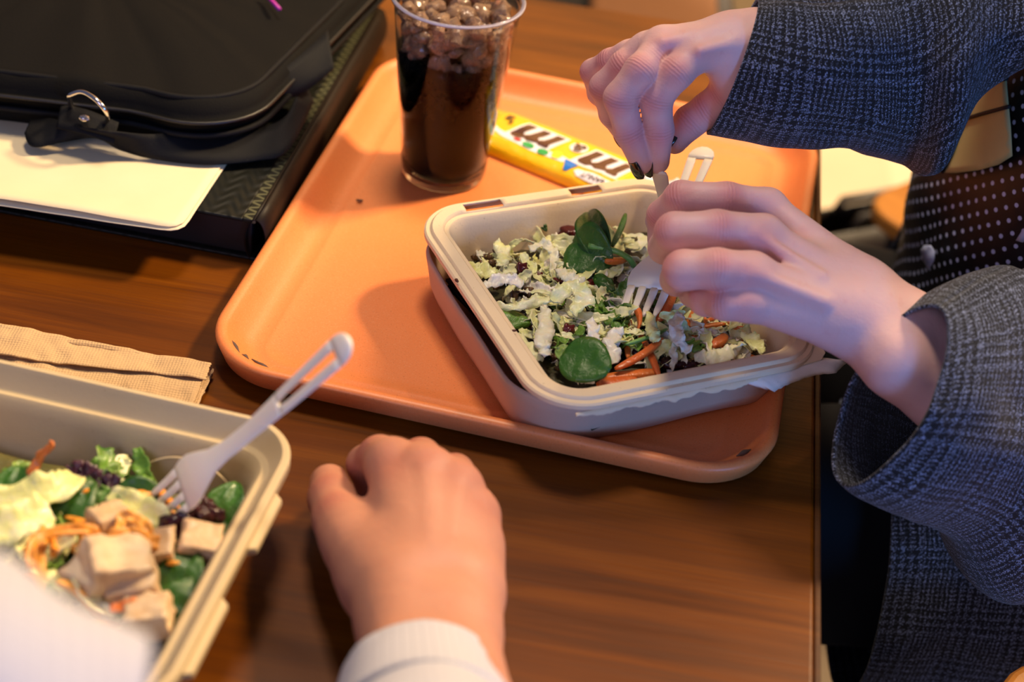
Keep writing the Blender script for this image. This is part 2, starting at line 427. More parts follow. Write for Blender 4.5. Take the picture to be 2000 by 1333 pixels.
tray = empty('serving_tray', (TRX, TRY, 0), 'glossy orange speckled serving tray with rounded corners, carrying the cup and salad box', 'tray', rz=TRL)
TW, TD = .3666, .4588
prof = [(.010, .0015), (.0045, .006), (.0015, .0145), (.0, .0185), (.0006, .0205), (.0028, .0218), (.0058, .0218), (.0082, .0200), (.0105, .0165), (.0175, .0085), (.0225, .0052), (.027, .0038), (.0315, .0046), (.034, .0046), (.0375, .0034), (.045, .003)]
body = sweep_tray('tray_body', M_tray, tray, TW, TD, .052, prof, 14, .01)
o = sweep_tray('tray_underside', M_tray, tray, TW - .02, TD - .02, .044, [(0, .0015), (.012, .0006), (.03, .0002)], 10, .02)
o = None
# worn chips on the near left corner of the rim
k = 0
for (px, py), (qx, qy) in (((446, 662), (466, 692)), ((490, 703), (536, 733)), ((470, 694), (484, 703)), ((560, 742), (600, 752)), ((1440, 893), (1468, 880))):
    a = P(px, py, .0165); b = P(qx, qy, .0165); n_ = 7; pts = []
    d = (b - a); per = Vector((d.y, -d.x, 0)).normalized()
    if per.dot(Vector((TRX, TRY, 0)) - a) > 0: per = -per
    pts = [inv(tray, [a + d * i / n_ - per * .0008 + Vector((0, 0, 0))])[0] for i in range(n_ + 1)]
    tube('worn_chip', pts, [.0004 + .0012 * math.sin(PI * i / n_) * (1 + .3 * math.sin(i*5)) for i in range(n_+1)], M_core, tray, 6)

# ------------------------------------------------------------ cup of cola
def lathe(name, prof, m, parent, n=64, smooth=True):
    vs = [(r * math.cos(2*PI*i/n), r * math.sin(2*PI*i/n), z) for r, z in prof for i in range(n)]; fs = []
    for j in range(len(prof) - 1):
        for i in range(n): fs.append((j*n+i, j*n+(i+1) % n, (j+1)*n+(i+1) % n, (j+1)*n+i))
    return mk(name, vs, fs, m, parent, smooth)
t = NT('clear_plastic'); t.set(Base_Color=(.97, .97, 1, 1), Roughness=.05, IOR=1.22, Transmission_Weight=1.0); M_plastic = t.m
t = NT('cola_drink'); t.set(Base_Color=(1, 1, 1, 1), Roughness=.03, IOR=1.12, Transmission_Weight=1.0)
ab = t.n('ShaderNodeVolumeAbsorption'); ab.inputs['Color'].default_value = (.50, .20, .05, 1); ab.inputs['Density'].default_value = 1500
t.l(ab.outputs[0], t.t.nodes['Material Output'].inputs['Volume']); M_cola = t.m
t = NT('crushed_ice'); v = t.coord(); t.set(Base_Color=t.mix(t.noise(v, 220, 3), hexc('#8a5a34'), hexc('#d9bda6')), Roughness=.10, IOR=1.31, Transmission_Weight=.62, Specular_IOR_Level=.8)
t.bump(t.noise(v, 160, 3), .7, .002); M_ice = t.m
t = NT('frosted_rim'); t.set(Base_Color=hexc('#d8d4e2'), Roughness=.2, Transmission_Weight=.35, IOR=1.3); M_rim = t.m
CX, CY, CZ = -.06869, 1.12168, .0035
cup = empty('drink_cup', (CX, CY, CZ), 'tall clear plastic cup of dark cola filled with crushed ice', 'cup')
Rr, Rb, Hc = .0480, .0318, .146
wall = lambda z: Rb + (Rr - .0016 - Rb) * (z / Hc)
prof = [(.002, .0035), (Rb - .006, .0035), (Rb - .003, .0008), (Rb - .0015, 0), (Rb, .002)] + [(wall(z), z) for z in (.006, .02, .04, .06, .08, .1, .12, .138)]
prof += [(Rr - .0006, Hc - .004), (Rr + .0006, Hc - .0018), (Rr + .0008, Hc), (Rr, Hc + .0013), (Rr - .0014, Hc + .0012), (Rr - .0022, Hc - .001), (Rr - .0022, Hc - .004)]
prof += [(wall(z) - .0007, z) for z in (.135, .12, .1, .08, .06, .04, .02, .006)] + [(Rb - .003, .0045), (.002, .0045)]
lathe('cup_wall', prof, M_plastic, cup)
lathe('cup_rim', [(Rr + .0014*math.cos(a_*PI/5) - .0006, Hc + .0012*math.sin(a_*PI/5)) for a_ in range(11)], M_rim, cup)
zl = .106
cola = lathe('cola', [(.0005, .0050), (Rb - .004, .0050), (Rb - .0014, .0072)] + [(wall(z) - .0012, z) for z in (.02, .04, .06, .08, .095, zl)] + [(wall(zl) - .004, zl - .0006), (.0005, zl - .0008)], M_cola, cup)
def chunk(r, seed, n=2):
    bm = bmesh.new(); bmesh.ops.create_icosphere(bm, subdivisions=n, radius=r); rr = random.Random(seed)
    ax = (rr.uniform(.6, 1.1), rr.uniform(.6, 1.1), rr.uniform(.7, 1.2))
    for v_ in bm.verts:
        f = 1 + .60 * mnoise.noise(v_.co * (1.5 / r) + Vector((seed * 3.1, 0, 0)))
        v_.co = Vector((v_.co.x * ax[0], v_.co.y * ax[1], v_.co.z * ax[2])) * f
    me = bpy.data.meshes.new('chunk'); bm.to_mesh(me); bm.free(); return me
ice_me = []
for i in range(7):
    me = chunk(.0068, i, 2); me.materials.append(M_ice); ice_me.append(me)
rr = random.Random(3); placed = []
def put_ice(x, y, z, s):
    o = bpy.data.objects.new('ice_cube', rr.choice(ice_me)); link(o); o.location = (CX + x, CY + y, CZ + z); o.scale = (s,)*3
    o.rotation_euler = (rr.uniform(0, 6), rr.uniform(0, 6), rr.uniform(0, 6))
    o.data.name = 'ice'
    tag(o, 'small wet chunk of crushed ice inside the clear cola cup', 'ice', 'crushed ice in the cola cup')
for lev in range(11):
    z = .068 + lev * .0065; R = min(wall(z), wall(.14)) - .0105
    cnt = 13 if lev > 3 else 9
    for k in range(cnt):
        a = 2*PI*(k + .5*(lev % 2))/cnt + rr.uniform(-.15, .15)
        put_ice(R*math.cos(a), R*math.sin(a), z + rr.uniform(-.003, .003), rr.uniform(.85, 1.15))
for z, R, cnt in ((.128, .020, 8), (.131, .006, 3), (.118, .018, 6), (.134, .032, 6)):
    for k in range(cnt):
        a = 2*PI*k/cnt + rr.uniform(-.3, .3); put_ice(R*math.cos(a), R*math.sin(a), z + rr.uniform(-.002, .004), rr.uniform(1.0, 1.7))

# ------------------------------------------------------------ takeout boxes
def fibre(name, a, b, rough=.75):
    t = NT(name); v = t.coord(); c = t.mix(t.noise(v, 30, 3), hexc(a), hexc(b)); sp = t.math('GREATER_THAN', t.noise(v, 420, 2), .72)
    t.set(Base_Color=t.mix(t.math('MULTIPLY', sp, .35), c, hexc('#a5875c')), Roughness=rough); t.bump(t.noise(v, 500, 4, .7), .3, .0006); return t.m
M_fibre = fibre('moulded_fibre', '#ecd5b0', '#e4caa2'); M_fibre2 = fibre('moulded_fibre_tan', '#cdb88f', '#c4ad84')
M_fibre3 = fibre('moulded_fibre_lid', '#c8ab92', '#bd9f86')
BA = math.radians(27.6); BW, BD = .200, .226
Acorn = Vector(P(796, 409, .060)); Bcorn = Vector(P(1074, 803, .060))
bx_ = Vector((math.cos(BA), math.sin(BA), 0)); by_ = Vector((-math.sin(BA), math.cos(BA), 0))
mid = (Acorn + Bcorn) / 2; bc = mid + bx_ * BW / 2; bc.z = 0
TZ = .0038
boxr = empty('takeout_box', (bc.x, bc.y, TZ), 'cream fibre takeout box of shredded salad on the orange tray, torn along its near edge', 'container', rz=BA)
RZ = .060 - TZ
bowl_top = 0
profR = [(.0015, RZ - .0060), (.0, RZ - .0048), (.0, RZ - .0028), (.0006, RZ - .0022), (.0036, RZ - .0020), (.0042, RZ - .0006), (.0048, RZ), (.0076, RZ), (.0108, RZ - .0001), (.0114, RZ - .0008), (.0120, RZ - .0026), (.0150, RZ - .0030), (.0158, RZ - .0040), (.0175, RZ - .010),
         (.0225, RZ - .024), (.0265, RZ - .038), (.030, .0125), (.034, .0095), (.040, .0085)]
def slots(j, q):
    if q[1] > BD/2 - .01 and j in (6, 7, 8): 
        return abs(q[0] + .048) < .0125 or abs(q[0] - .030) < .0125
    return False
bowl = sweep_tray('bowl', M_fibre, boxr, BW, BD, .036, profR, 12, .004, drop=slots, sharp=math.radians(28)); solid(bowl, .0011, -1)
# lid folded back under the bowl (shallow moulded shell)
profL = [(-.003, .040), (-.0045, .037), (-.003, .030), (.000, .014), (.004, .004), (.010, .0015), (.03, .0008)]
def lw(p, ins):
    e = .0045 * mnoise.noise(Vector((p.x * 14, p.y * 14, 3))) ; return p + Vector((0, 0, max(e, -p.z * .6)))
lid = sweep_tray('folded_lid', M_fibre3, boxr, BW - .006, BD - .024, .040, profL, 12, .006, warp=lw); solid(lid, .0011, -1)
lid.location = (.000, .0075, .0)
# torn lip along the near edge
def torn(name, p0, p1, w0, w1, drop_, m, seed, nn=60, amp=.004):
    vs = []; fs = []; rr_ = random.Random(seed)
    for i in range(nn + 1):
        t_ = i / nn; a = p0.lerp(p1, t_)
        out = Vector((0, -1, 0)); w_ = w0 + (w1 - w0) * t_ + amp * (mnoise.noise(Vector((t_ * 9, seed, 0))) + .5 * mnoise.noise(Vector((t_ * 31, seed, 4))))
        w_ = max(w_, .0008)
        for j in range(5):
            s_ = j / 4; vs.append(a + out * w_ * s_ + Vector((0, 0, -drop_ * s_ * s_ * w_ / max(w0, w1) + .0006 * mnoise.noise(Vector((t_*14, s_*3, seed))))))
    for i in range(nn):
        for j in range(4): a = i*5+j; fs.append((a, a+5, a+6, a+1))
    return solid(mk(name, vs, fs, m, boxr), .0010, 0)
zt = RZ - .0068
torn('torn_edge', Vector((-BW/2 + .020, -BD/2 + .001, zt)), Vector((.052, -BD/2 + .001, zt)), .0016, .0030, .003, M_fibre, 2.3, amp=.0022)
# big flap at the right end of the near edge
fl_ = []; ff = []
O = [(1440, 742), (1470, 733), (1520, 722), (1570, 712), (1606, 700), (1640, 703)]
U = [(1466, 752), (1512, 764), (1536, 752), (1586, 733), (1632, 728), (1654, 706)]
nn = 30
def polyat(L, t_):
    f = t_ * (len(L) - 1); i = min(int(f), len(L) - 2); f -= i; return (L[i][0]*(1-f) + L[i+1][0]*f, L[i][1]*(1-f) + L[i+1][1]*f)
for i in range(nn + 1):
    a = polyat(O, i/nn); b = polyat(U, i/nn)
    for j in range(5):
        s_ = j/4; jit = (2.4 * mnoise.noise(Vector((i*.7, 1, 2))) + 1.5*mnoise.noise(Vector((i*2.1, 1, 5)))) * s_
        fl_.append(P(a[0]+(b[0]-a[0])*s_, a[1]+(b[1]-a[1])*s_ + jit, .053 - .007 * s_ * s_ + .0008 * mnoise.noise(Vector((i*.3, j*.8, 0)))))
for i in range(nn):
    for j in range(4): a = i*5+j; ff.append((a, a+5, a+6, a+1))
M_torn = fibre('torn_fibre', '#efe6d8', '#e4d8c6', .9)
solid(mk('torn_flap', inv(boxr, fl_), ff, M_torn, boxr), .0012, 0)
# rounded tab joining corner
cz = [P(1560, 690, .0585), P(1600, 672, .0575), P(1612, 690, .0555), P(1604, 704, .054), P(1560, 716, .0545), P(1520, 724, .0545)]
o = mk('corner_tab', inv(boxr, cz), [(0, 1, 2, 3, 4, 5)], M_fibre, boxr, smooth=False); solid(o, .0014, 0); bevel(o, .0005, 2)

# left box
LA = math.radians(-8.5); LW, LD = .230, .222; LZ = .062
Lc = Vector(P(596, 838, LZ)); lx = Vector((math.cos(LA), math.sin(LA), 0)); ly = Vector((-math.sin(LA), math.cos(LA), 0))
lc = Lc - lx * LW/2 - ly * LD/2
boxl = empty('takeout_box', (lc.x, lc.y, 0), 'tan fibre takeout box of chicken salad on the bare table beside the napkin', 'container', rz=LA)
profR2 = [(.0015, LZ - .0085), (.0, LZ - .006), (.0, LZ - .001), (.0012, LZ), (.0028, LZ), (.0042, LZ - .002), (.0085, LZ - .011), (.0105, LZ - .0125), (.0145, LZ - .0125), (.0165, LZ - .0145), (.0185, LZ - .020),
          (.0225, LZ - .032), (.0265, LZ - .044), (.030, .0095), (.034, .006), (.042, .005)]
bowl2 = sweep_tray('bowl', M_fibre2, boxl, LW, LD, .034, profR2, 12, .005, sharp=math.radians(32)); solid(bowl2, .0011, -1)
for y0, y1 in ((.012, .060), (-.078, -.022)):
    vs = []; x0 = LW/2 - .0006
    for x, zz in ((0, LZ - .003), (.0058, LZ - .0045), (.0062, LZ - .0085), (0, LZ - .0090)):
        tp = 0 if x == 0 else .004
        vs += [(x0 + x, y0 + tp, zz), (x0 + x, y1 - tp, zz)]
    o = mk('closing_tab', vs, [(0, 2, 3, 1), (2, 4, 5, 3), (4, 6, 7, 5), (6, 0, 1, 7), (0, 6, 4, 2), (1, 3, 5, 7)], M_fibre2, boxl, smooth=False); bevel(o, .0008, 2)
# moulded round mark inside the far wall
aa = []
for i in range(22):
    a = PI * (.05 + .75 * i / 21); aa.append(Vector((.055 + .030 * math.cos(a), LD/2 - .0245 - .006 * (1 - math.sin(a)) , .018 + .024 * math.sin(a))))
tube('moulded_ring', aa, .0009, M_fibre2, boxl, 6)

# ------------------------------------------------------------ people: materials
M_skin = skin_mat('skin_pale', '#e0b8b2', '#cc7f80', '#cf9f9c')
M_skin2 = skin_mat('skin_warm', '#c48a70', '#b06a58', '#ad765e')
t = NT('black_nail_polish'); t.set(Base_Color=hexc('#0b0606'), Roughness=.12, Coat_Weight=.6); M_polish = t.m
t = NT('nail'); t.set(Base_Color=hexc('#d9a592'), Roughness=.3); M_nail = t.m
def tweed(name, white='#9fa9c4', blk='#040509', thread=.00082, dim=1.0):
    """glen check: a 2/2 twill of two-tone threads, computed from the cloth coordinates"""
    t = NT(name); c = t.n('ShaderNodeTexCoord').outputs['UV']; ob = t.coord()
    nz = t.n('ShaderNodeTexNoise'); t.l(ob, nz.inputs['Vector']); nz.inputs['Scale'].default_value = 260; nz.inputs['Detail'].default_value = 3
    big = t.n('ShaderNodeTexNoise'); t.l(ob, big.inputs['Vector']); big.inputs['Scale'].default_value = 14; big.inputs['Detail'].default_value = 2
    sp = t.n('ShaderNodeSeparateXYZ'); t.l(c, sp.inputs[0]); s2 = t.n('ShaderNodeSeparateXYZ'); t.l(nz.outputs['Color'], s2.inputs[0]); s3 = t.n('ShaderNodeSeparateXYZ'); t.l(big.outputs['Color'], s3.inputs[0])
    def thr(k):
        a = t.math('MULTIPLY', sp.outputs[k], 1/thread); a = t.math('ADD', a, t.math('MULTIPLY', t.math('SUBTRACT', s2.outputs[k], .5), 2.4))
        return t.math('ADD', a, t.math('MULTIPLY', t.math('SUBTRACT', s3.outputs[k], .5), 9.))
    u, v = thr(0), thr(1); ui = t.math('FLOOR', u); vi = t.math('FLOOR', v)
    def colr(i):
        band = t.math('LESS_THAN', t.math('FLOORED_MODULO', i, 56.), 28.)
        a4 = t.math('LESS_THAN', t.math('FLOORED_MODULO', i, 8.), 4.); a2 = t.math('LESS_THAN', t.math('FLOORED_MODULO', i, 4.), 2.)
        return t.math('ADD', t.math('MULTIPLY', band, a4), t.math('MULTIPLY', t.math('SUBTRACT', 1., band), a2))
    top = t.math('LESS_THAN', t.math('FLOORED_MODULO', t.math('ADD', ui, vi), 4.), 2.)
    w = t.math('ADD', t.math('MULTIPLY', top, colr(ui)), t.math('MULTIPLY', t.math('SUBTRACT', 1., top), colr(vi)))
    pu = t.math('SUBTRACT', t.math('FRACT', u), .5); pv = t.math('SUBTRACT', t.math('FRACT', v), .5); pr = t.math('ADD', t.math('MULTIPLY', top, t.math('MULTIPLY', pu, pu)), t.math('MULTIPLY', t.math('SUBTRACT', 1., top), t.math('MULTIPLY', pv, pv)))
    w = t.math('MULTIPLY', w, t.math('SUBTRACT', 1., t.math('MULTIPLY', pr, 3.9)))
    fz = t.noise(ob, 900, 3, .7); w2 = t.math('MULTIPLY', w, t.math('MULTIPLY', t.math('SUBTRACT', fz, .475), 8.), ); w2 = t.math('MINIMUM', t.math('MAXIMUM', w2, 0.), 1.)
    t.set(Base_Color=t.mix(w2, hexc(blk), hexc(white)), Roughness=.9, Sheen_Weight=.12)
    th = t.math('ADD', w, t.math('MULTIPLY', fz, .8)); t.bump(th, .6, .0007); return t.m
M_tweed = tweed('glen_check_tweed')
M_trousers = mat('black_trousers', '#08080c', .9, bump=.3, bscale=500)
def dots_mat(name):
    t = NT(name); c = t.n('ShaderNodeTexCoord').outputs['UV']; sp = t.n('ShaderNodeSeparateXYZ'); t.l(c, sp.inputs[0]); s = .0135
    u = t.math('MULTIPLY', sp.outputs[0], 1/s); v = t.math('MULTIPLY', sp.outputs[1], 1/s)
    def grid(o):
        a = t.math('SUBTRACT', t.math('FRACT', t.math('ADD', u, o)), .5); b = t.math('SUBTRACT', t.math('FRACT', t.math('ADD', v, o)), .5)
        return t.math('LESS_THAN', t.math('ADD', t.math('MULTIPLY', a, a), t.math('MULTIPLY', b, b)), .0155)
    d = t.math('MAXIMUM', grid(0.), grid(.5))
    t.set(Base_Color=t.mix(d, hexc('#06060c'), hexc('#bcc6e6')), Roughness=.55); t.bump(t.noise(t.coord(), 40, 3), .3, .002); return t.m
M_blouse = dots_mat('dotted_blouse')

# ------------------------------------------------------------ woman on the right
woman = empty('person', (.47, 1.13, -.75), 'person in black and white checked jacket and dotted blouse using fork and knife', 'person')
# left hand, nearer the camera, closed round the fork
palmL = [((1668, 548, .118), (1500, 404, .134), .0150, .0100), ((1664, 580, .116), (1492, 460, .137), .0165, .0105), ((1655, 612, .112), (1470, 534, .133), .0165, .0105), ((1650, 640, .104), (1458, 590, .120), .0155, .0100),
         ((1690, 590, .108), (1640, 560, .112), .020, .0200), ((1700, 640, .102), (1650, 620, .108), .020, .0180),
         ((1690, 582, .108), (1775, 640, .104), .0205, .0200), ((1690, 636, .100), (1752, 705, .096), .0200, .0200),
         ((1775, 640, .104), (1850, 712, .088), .0200, .0205), ((1752, 705, .096), (1835, 780, .074), .0200, .0205),
         ((1640, 520, .100), (1520, 470, .098), .015, .012)]
fingL = [[(1500, 402, .134, .0106), (1420, 389, .139, .0103), (1330, 386, .136, .0102), (1293, 420, .116, .0092), (1288, 468, .098, .0078)],
         [(1490, 458, .138, .0122), (1400, 450, .143, .0120), (1318, 454, .139, .0118), (1298, 484, .112, .0098), (1318, 505, .094, .0080)],
         [(1468, 532, .134, .0122), (1400, 526, .139, .0120), (1334, 528, .133, .0116), (1322, 546, .106, .0098), (1345, 552, .088, .0078)],
         [(1458, 592, .120, .0108), (1415, 592, .120, .0100), (1378, 586, .112, .0094), (1352, 575, .090, .0076), (1372, 565, .078, .0070)],
         [(1570, 500, .092, .0130), (1450, 452, .090, .0108), (1345, 428, .094, .0098), (1284, 432, .100, .0080)]]
veinL = [((1480, 460, .149), (1600, 540, .1395), .0022), ((1475, 536, .1445), (1610, 590, .1330), .0022)]
redL = [((1500, 400, .148), .010), ((1492, 458, .150), .010), ((1465, 536, .146), .012), ((1452, 592, .132), .012), ((1570, 445, .14), .004)]
hl = build_hand(palmL, fingL, veins=[((a[0],a[1],a[2]-.0052),(b[0],b[1],b[2]-.0060),r+.0012) for a,b,r in veinL], red=redL)
# right hand, farther, pinching the knife
palmR = [((1478, 92, .205), (1368, 102, .205), .0165, .0105), ((1470, 82, .208), (1296, 86, .204), .0160, .0102), ((1468, 80, .204), (1262, 96, .196), .0150, .0095), ((1468, 84, .196), (1228, 108, .186), .0135, .0085),
         ((1500, 84, .203), (1430, 80, .205), .0185, .0170), ((1500, 130, .196), (1440, 112, .198), .0180, .0170), ((1490, 165, .186), (1440, 165, .182), .0120, .0140),
         ((1500, 90, .203), (1600, 105, .198), .0185, .020), ((1500, 140, .192), (1600, 155, .188), .0180, .020), ((1600, 125, .20), (1700, 135, .19), .024, .026)]
fingR = [[(1368, 102, .205, .0106), (1322, 142, .197, .0102), (1281, 190, .179, .0104), (1287, 255, .157, .0092), (1283, 315, .136, .0082)],
         [(1296, 86, .204, .0103), (1250, 138, .196, .0098), (1211, 192, .177, .0101), (1228, 258, .154, .0090), (1254, 316, .136, .0080)],
         [(1262, 96, .196, .0096), (1218, 128, .186, .0090), (1180, 170, .168, .0092), (1196, 222, .144, .0084), (1222, 262, .128, .0076)],
         [(1228, 108, .186, .0086), (1192, 120, .178, .0080), (1158, 140, .164, .0080), (1170, 182, .144, .0074), (1196, 214, .130, .0068)],
         [(1462, 150, .186, .0150), (1420, 188, .170, .0128), (1384, 214, .158, .0112), (1348, 238, .148, .0106), (1318, 276, .136, .0084)]]
veinR = [((1368, 100, .2165), (1460, 78, .220), .0020), ((1296, 84, .2150), (1430, 62, .220), .0022), ((1264, 92, .206), (1400, 50, .216), .0016)]
redR = [((1296, 82, .216), .010), ((1368, 100, .217), .009), ((1350, 232, .158), .008)]
hr = build_hand(palmR, fingR, veins=[((a[0],a[1],a[2]-.0045),(b[0],b[1],b[2]-.0045),r+.0010) for a,b,r in veinR], red=redR, kf=.006)
# torso, neck and head under and above the clothes (coarser)
def coarse(cones, h=.006, k=.03):
    pts = np.array([c[0] for c in cones] + [c[1] for c in cones]); S = SDF(pts.min(0) - .2, pts.max(0) + .2, h)
    for a, b, ra, rb in cones: S.cone(S.v, a, b, ra, rb, k)
    v_, f_ = S.mesh(); z = np.zeros(len(v_)); return v_, f_, z, z, z
HD = Vector((.475, 1.17, .565)); fd = Vector((-.72, -.08, -.69)).normalized(); hu = Vector((-.69, 0, .72)); hu = (hu - fd*hu.dot(fd)).normalized(); hs = fd.cross(hu)
hp = lambda f, u_, s_: tuple(HD + fd*f + hu*u_ + hs*s_)
head = [(hp(-.015, .03, 0), hp(.02, .025, 0), .082, .076), (hp(.02, 0, 0), hp(.035, -.03, 0), .066, .058), (hp(.04, -.04, 0), hp(.052, -.075, 0), .046, .028), (hp(.086, .012, 0), hp(.108, -.022, 0), .007, .011)]
head += [(hp(.0, -.01, s_*.078), hp(-.008, .012, s_*.083), .010, .012) for s_ in (-1, 1)] + [(hp(.088, -.046, -.012), hp(.088, -.046, .012), .008, .008)]
head += [(tuple(HD + Vector((.02, .0, -.06))), (.47, 1.15, .32), .050, .056)]
hair = coarse([(hp(-.03, .045, 0), hp(.0, .045, 0), .092, .086), (hp(-.05, .0, 0), hp(-.06, -.06, 0), .085, .06)] + [(hp(-.015, .02, s_*.035), hp(-.02, -.10, s_*.055), .058, .030) for s_ in (-1, 1)] + [(hp(-.06, -.05, 0), (.55, 1.17, .40), .06, .04)], .005, .03)
torso = coarse([((.50, 1.08, -.22), (.46, 1.10, .12), .11, .11), ((.50, 1.22, -.22), (.46, 1.20, .12), .11, .11), ((.47, 1.04, .22), (.47, 1.26, .22), .052, .052), ((.47, 1.15, .2), (.45, 1.15, .36), .07, .05),
                ((.47, 1.03, .22), (.47, 1.02, .14), .042, .040), ((.47, 1.27, .22), (.47, 1.26, .20), .042, .040),
                ((.50, 1.07, -.24), (.12, 1.03, -.20), .085, .06), ((.50, 1.23, -.24), (.12, 1.25, -.20), .085, .06)] + head, .005, .018)
mk_body('body', [hl, hr, torso], M_skin, woman).matrix_parent_inverse = Matrix.Translation((-.47, -1.13, .75))
mk('hair', inv(woman, hair[0]), hair[1], mat('brown_hair', '#2a1a10', .5, bump=.6, bscale=200, bdist=.003), woman)
M_eye = mat('eye_white', '#d8d4d0', .2)
for s_ in (-1, 1):
    c_ = Vector(hp(.077, .012, s_*.032)); bm = bmesh.new(); bmesh.ops.create_uvsphere(bm, u_segments=16, v_segments=10, radius=.012); me = bpy.data.meshes.new('eye'); bm.to_mesh(me); bm.free(); me.materials.append(M_eye)
    o = link(bpy.data.objects.new('eye', me), woman); o.location = inv(woman, [c_])[0]
    pts = [hp(.095, .034 - abs(k_-2)*.002, s_*(.018 + .007*k_)) for k_ in range(5)]; tube('eyebrow', inv(woman, pts), .003, M_trousers, woman, 6)
# fingernails
def nl(tip, prev, rr0, nrm, m=M_polish, **kw):
    a = P(*prev); b = P(*tip); ax = (b - a).normalized(); n_ = Vector(nrm); n_ = (n_ - ax * n_.dot(ax)).normalized()
    nail(woman, m, b + n_ * rr0 + ax * .002, ax, n_, **kw)
nl((1283, 315, .136), (1287, 255, .157), .0080, (-.75, -.55, -.05), r=.0078)
nl((1254, 316, .136), (1228, 258, .154), .0078, (-.65, -.65, -.15), r=.0076)
nl((1318, 276, .136), (1348, 238, .148), .0080, (-.55, -.45, .15), r=.0080, w=.012)
nl((1284, 432, .100), (1345, 428, .094), .0076, (-.5, -.9, .3), r=.0078, w=.011)
nl((1222, 262, .128), (1196, 222, .144), .0074, (-.6, .3, -.3), r=.0072)

# sleeves
def R3(*rs): return fix_rings([(( a + b) / 2, (a - b) / 2, d) for a, b, d in rs])
SL = R3((P(1834, 603, .138), P(1645, 935, .036), .026), (P(1880, 570, .138), P(1712, 985, .016), .036), (P(1962, 535, .13), P(1850, 1045, -.03), .048),
        (P(2075, 505, .12), P(2000, 1160, -.09), .058), (Vector((.47, 1.04, .20)), Vector((.45, .92, .06)), .07), (Vector((.50, 1.06, .28)), Vector((.48, .98, .20)), .06))
loft('jacket_sleeve', SL, M_tweed, woman, 72, 14, wrinkle=.0045, wscale=16, thick=.0022, seed=3)
SR = R3((P(1482, 10, .232), P(1378, 256, .138), .030), (P(1560, 6, .240), P(1500, 266, .138), .036), (P(1660, 4, .244), P(1620, 266, .130), .040), (P(1780, -22, .25), P(1742, 286, .115), .046),
        (P(1850, -60, .26), P(1800, 322, .125), .052), (P(1930, -120, .27), P(1880, 200, .17), .055), (P(2060, -170, .29), P(1985, 70, .22), .06), (Vector((.46, 1.33, .33)), Vector((.45, 1.27, .23)), .06))
loft('jacket_sleeve', SR, M_tweed, woman, 72, 14, wrinkle=.0045, wscale=18, thick=.0022, seed=9, uoff=(.01, .03))

# blouse (dress front) and jacket body: vertical lofts round the torso
def ring(c, a, b): return (Vector(c), Vector((a, 0, 0)), Vector((0, b, 0)))
TB = [ring((.46, 1.16, -.36), .15, .205), ring((.44, 1.15, -.24), .165, .21), ring((.45, 1.15, -.10), .145, .185), ring((.45, 1.15, .02), .15, .175), ring((.46, 1.15, .12), .15, .18), ring((.465, 1.15, .22), .135, .185), ring((.45, 1.15, .30), .09, .13), ring((.45, 1.15, .345), .065, .075)]
loft('blouse', TB, M_blouse, woman, 64, 8, wrinkle=.006, wscale=14, power=2.2)
def shell(off, rs): return [(c, a + a.normalized() * off, b + b.normalized() * off) for c, a, b in rs]
TJ = shell(.014, TB)
loft('jacket_back', TJ[:-1], M_tweed, woman, 80, 8, wrinkle=.005, wscale=12, thick=.002, arc=(math.radians(256), math.radians(496)), seed=5, power=2.2)
loft('jacket_front', [(c, a*1.02, b*1.03) for c, a, b in TJ[:3]], M_tweed, woman, 40, 10, wrinkle=.006, wscale=12, thick=.002, arc=(math.radians(196), math.radians(262)), seed=7, power=2.2)
loft('jacket_skirt', [(Vector((x, y, -.205)), Vector((0, 0, r)), Vector((0, -r*1.05, 0))) for x, y, r in ((.285, .985, .108), (.34, .995, .116), (.42, 1.01, .122), (.52, 1.03, .12))], M_tweed, woman, 56, 10, wrinkle=.006, wscale=16, thick=.0022, seed=12)
# trousers: thighs on the seat, running under the table
for y0, y1 in ((1.04, .965), (1.24, 1.26)):
    tube('trouser_leg', inv(woman, catmull([(.52, y0, -.22), (.40, y0 - .01, -.21), (.25, (y0+y1)/2, -.20), (.08, y1, -.19), (.03, y1, -.25), (.03, y1, -.45), (.05, y1, -.70)], 6)),
         [.112 - .055 * i / 36 for i in range(37)], M_trousers, woman, 24)
for y in (1.02, 1.26):
    tube('shoe', inv(woman, catmull([(.09, y, -.715), (.03, y, -.712), (-.05, y, -.718), (-.12, y, -.725)], 4)), [.028, .034, .036, .036, .037, .037, .037, .036, .034, .032, .029, .025, .018][:13], M_trousers, woman, 14)
# yellow leaf print with black veins on the blouse front, and teardrop prints
CC = catmull([r[0] for r in TB], 8); AA = catmull([r[1] for r in TB], 8); BB = catmull([r[2] for r in TB], 8)
def tor(th, s, off=0.0):
    i = min(max(int(s), 0), len(CC) - 2); f = s - i
    c = CC[i].lerp(CC[i+1], f); a = AA[i].lerp(AA[i+1], f); b = BB[i].lerp(BB[i+1], f)
    a = a + a.normalized() * off; b = b + b.normalized() * off; pw = 2 / 2.2
    return c + a * math.copysign(abs(math.cos(th))**pw, math.cos(th)) + b * math.copysign(abs(math.sin(th))**pw, math.sin(th))
grid_t = [(th, s, tor(th, s)) for th in np.linspace(2.2, 4.6, 90) for s in np.linspace(8, 52, 120)]
grid_p = np.array([proj(g[2])[:2] for g in grid_t]); 
grid_ok = np.array([(Vector((math.cos(g[0]), math.sin(g[0]), 0)).dot(Vector((0, 0, CH)) - g[2]) > 0) for g in grid_t])
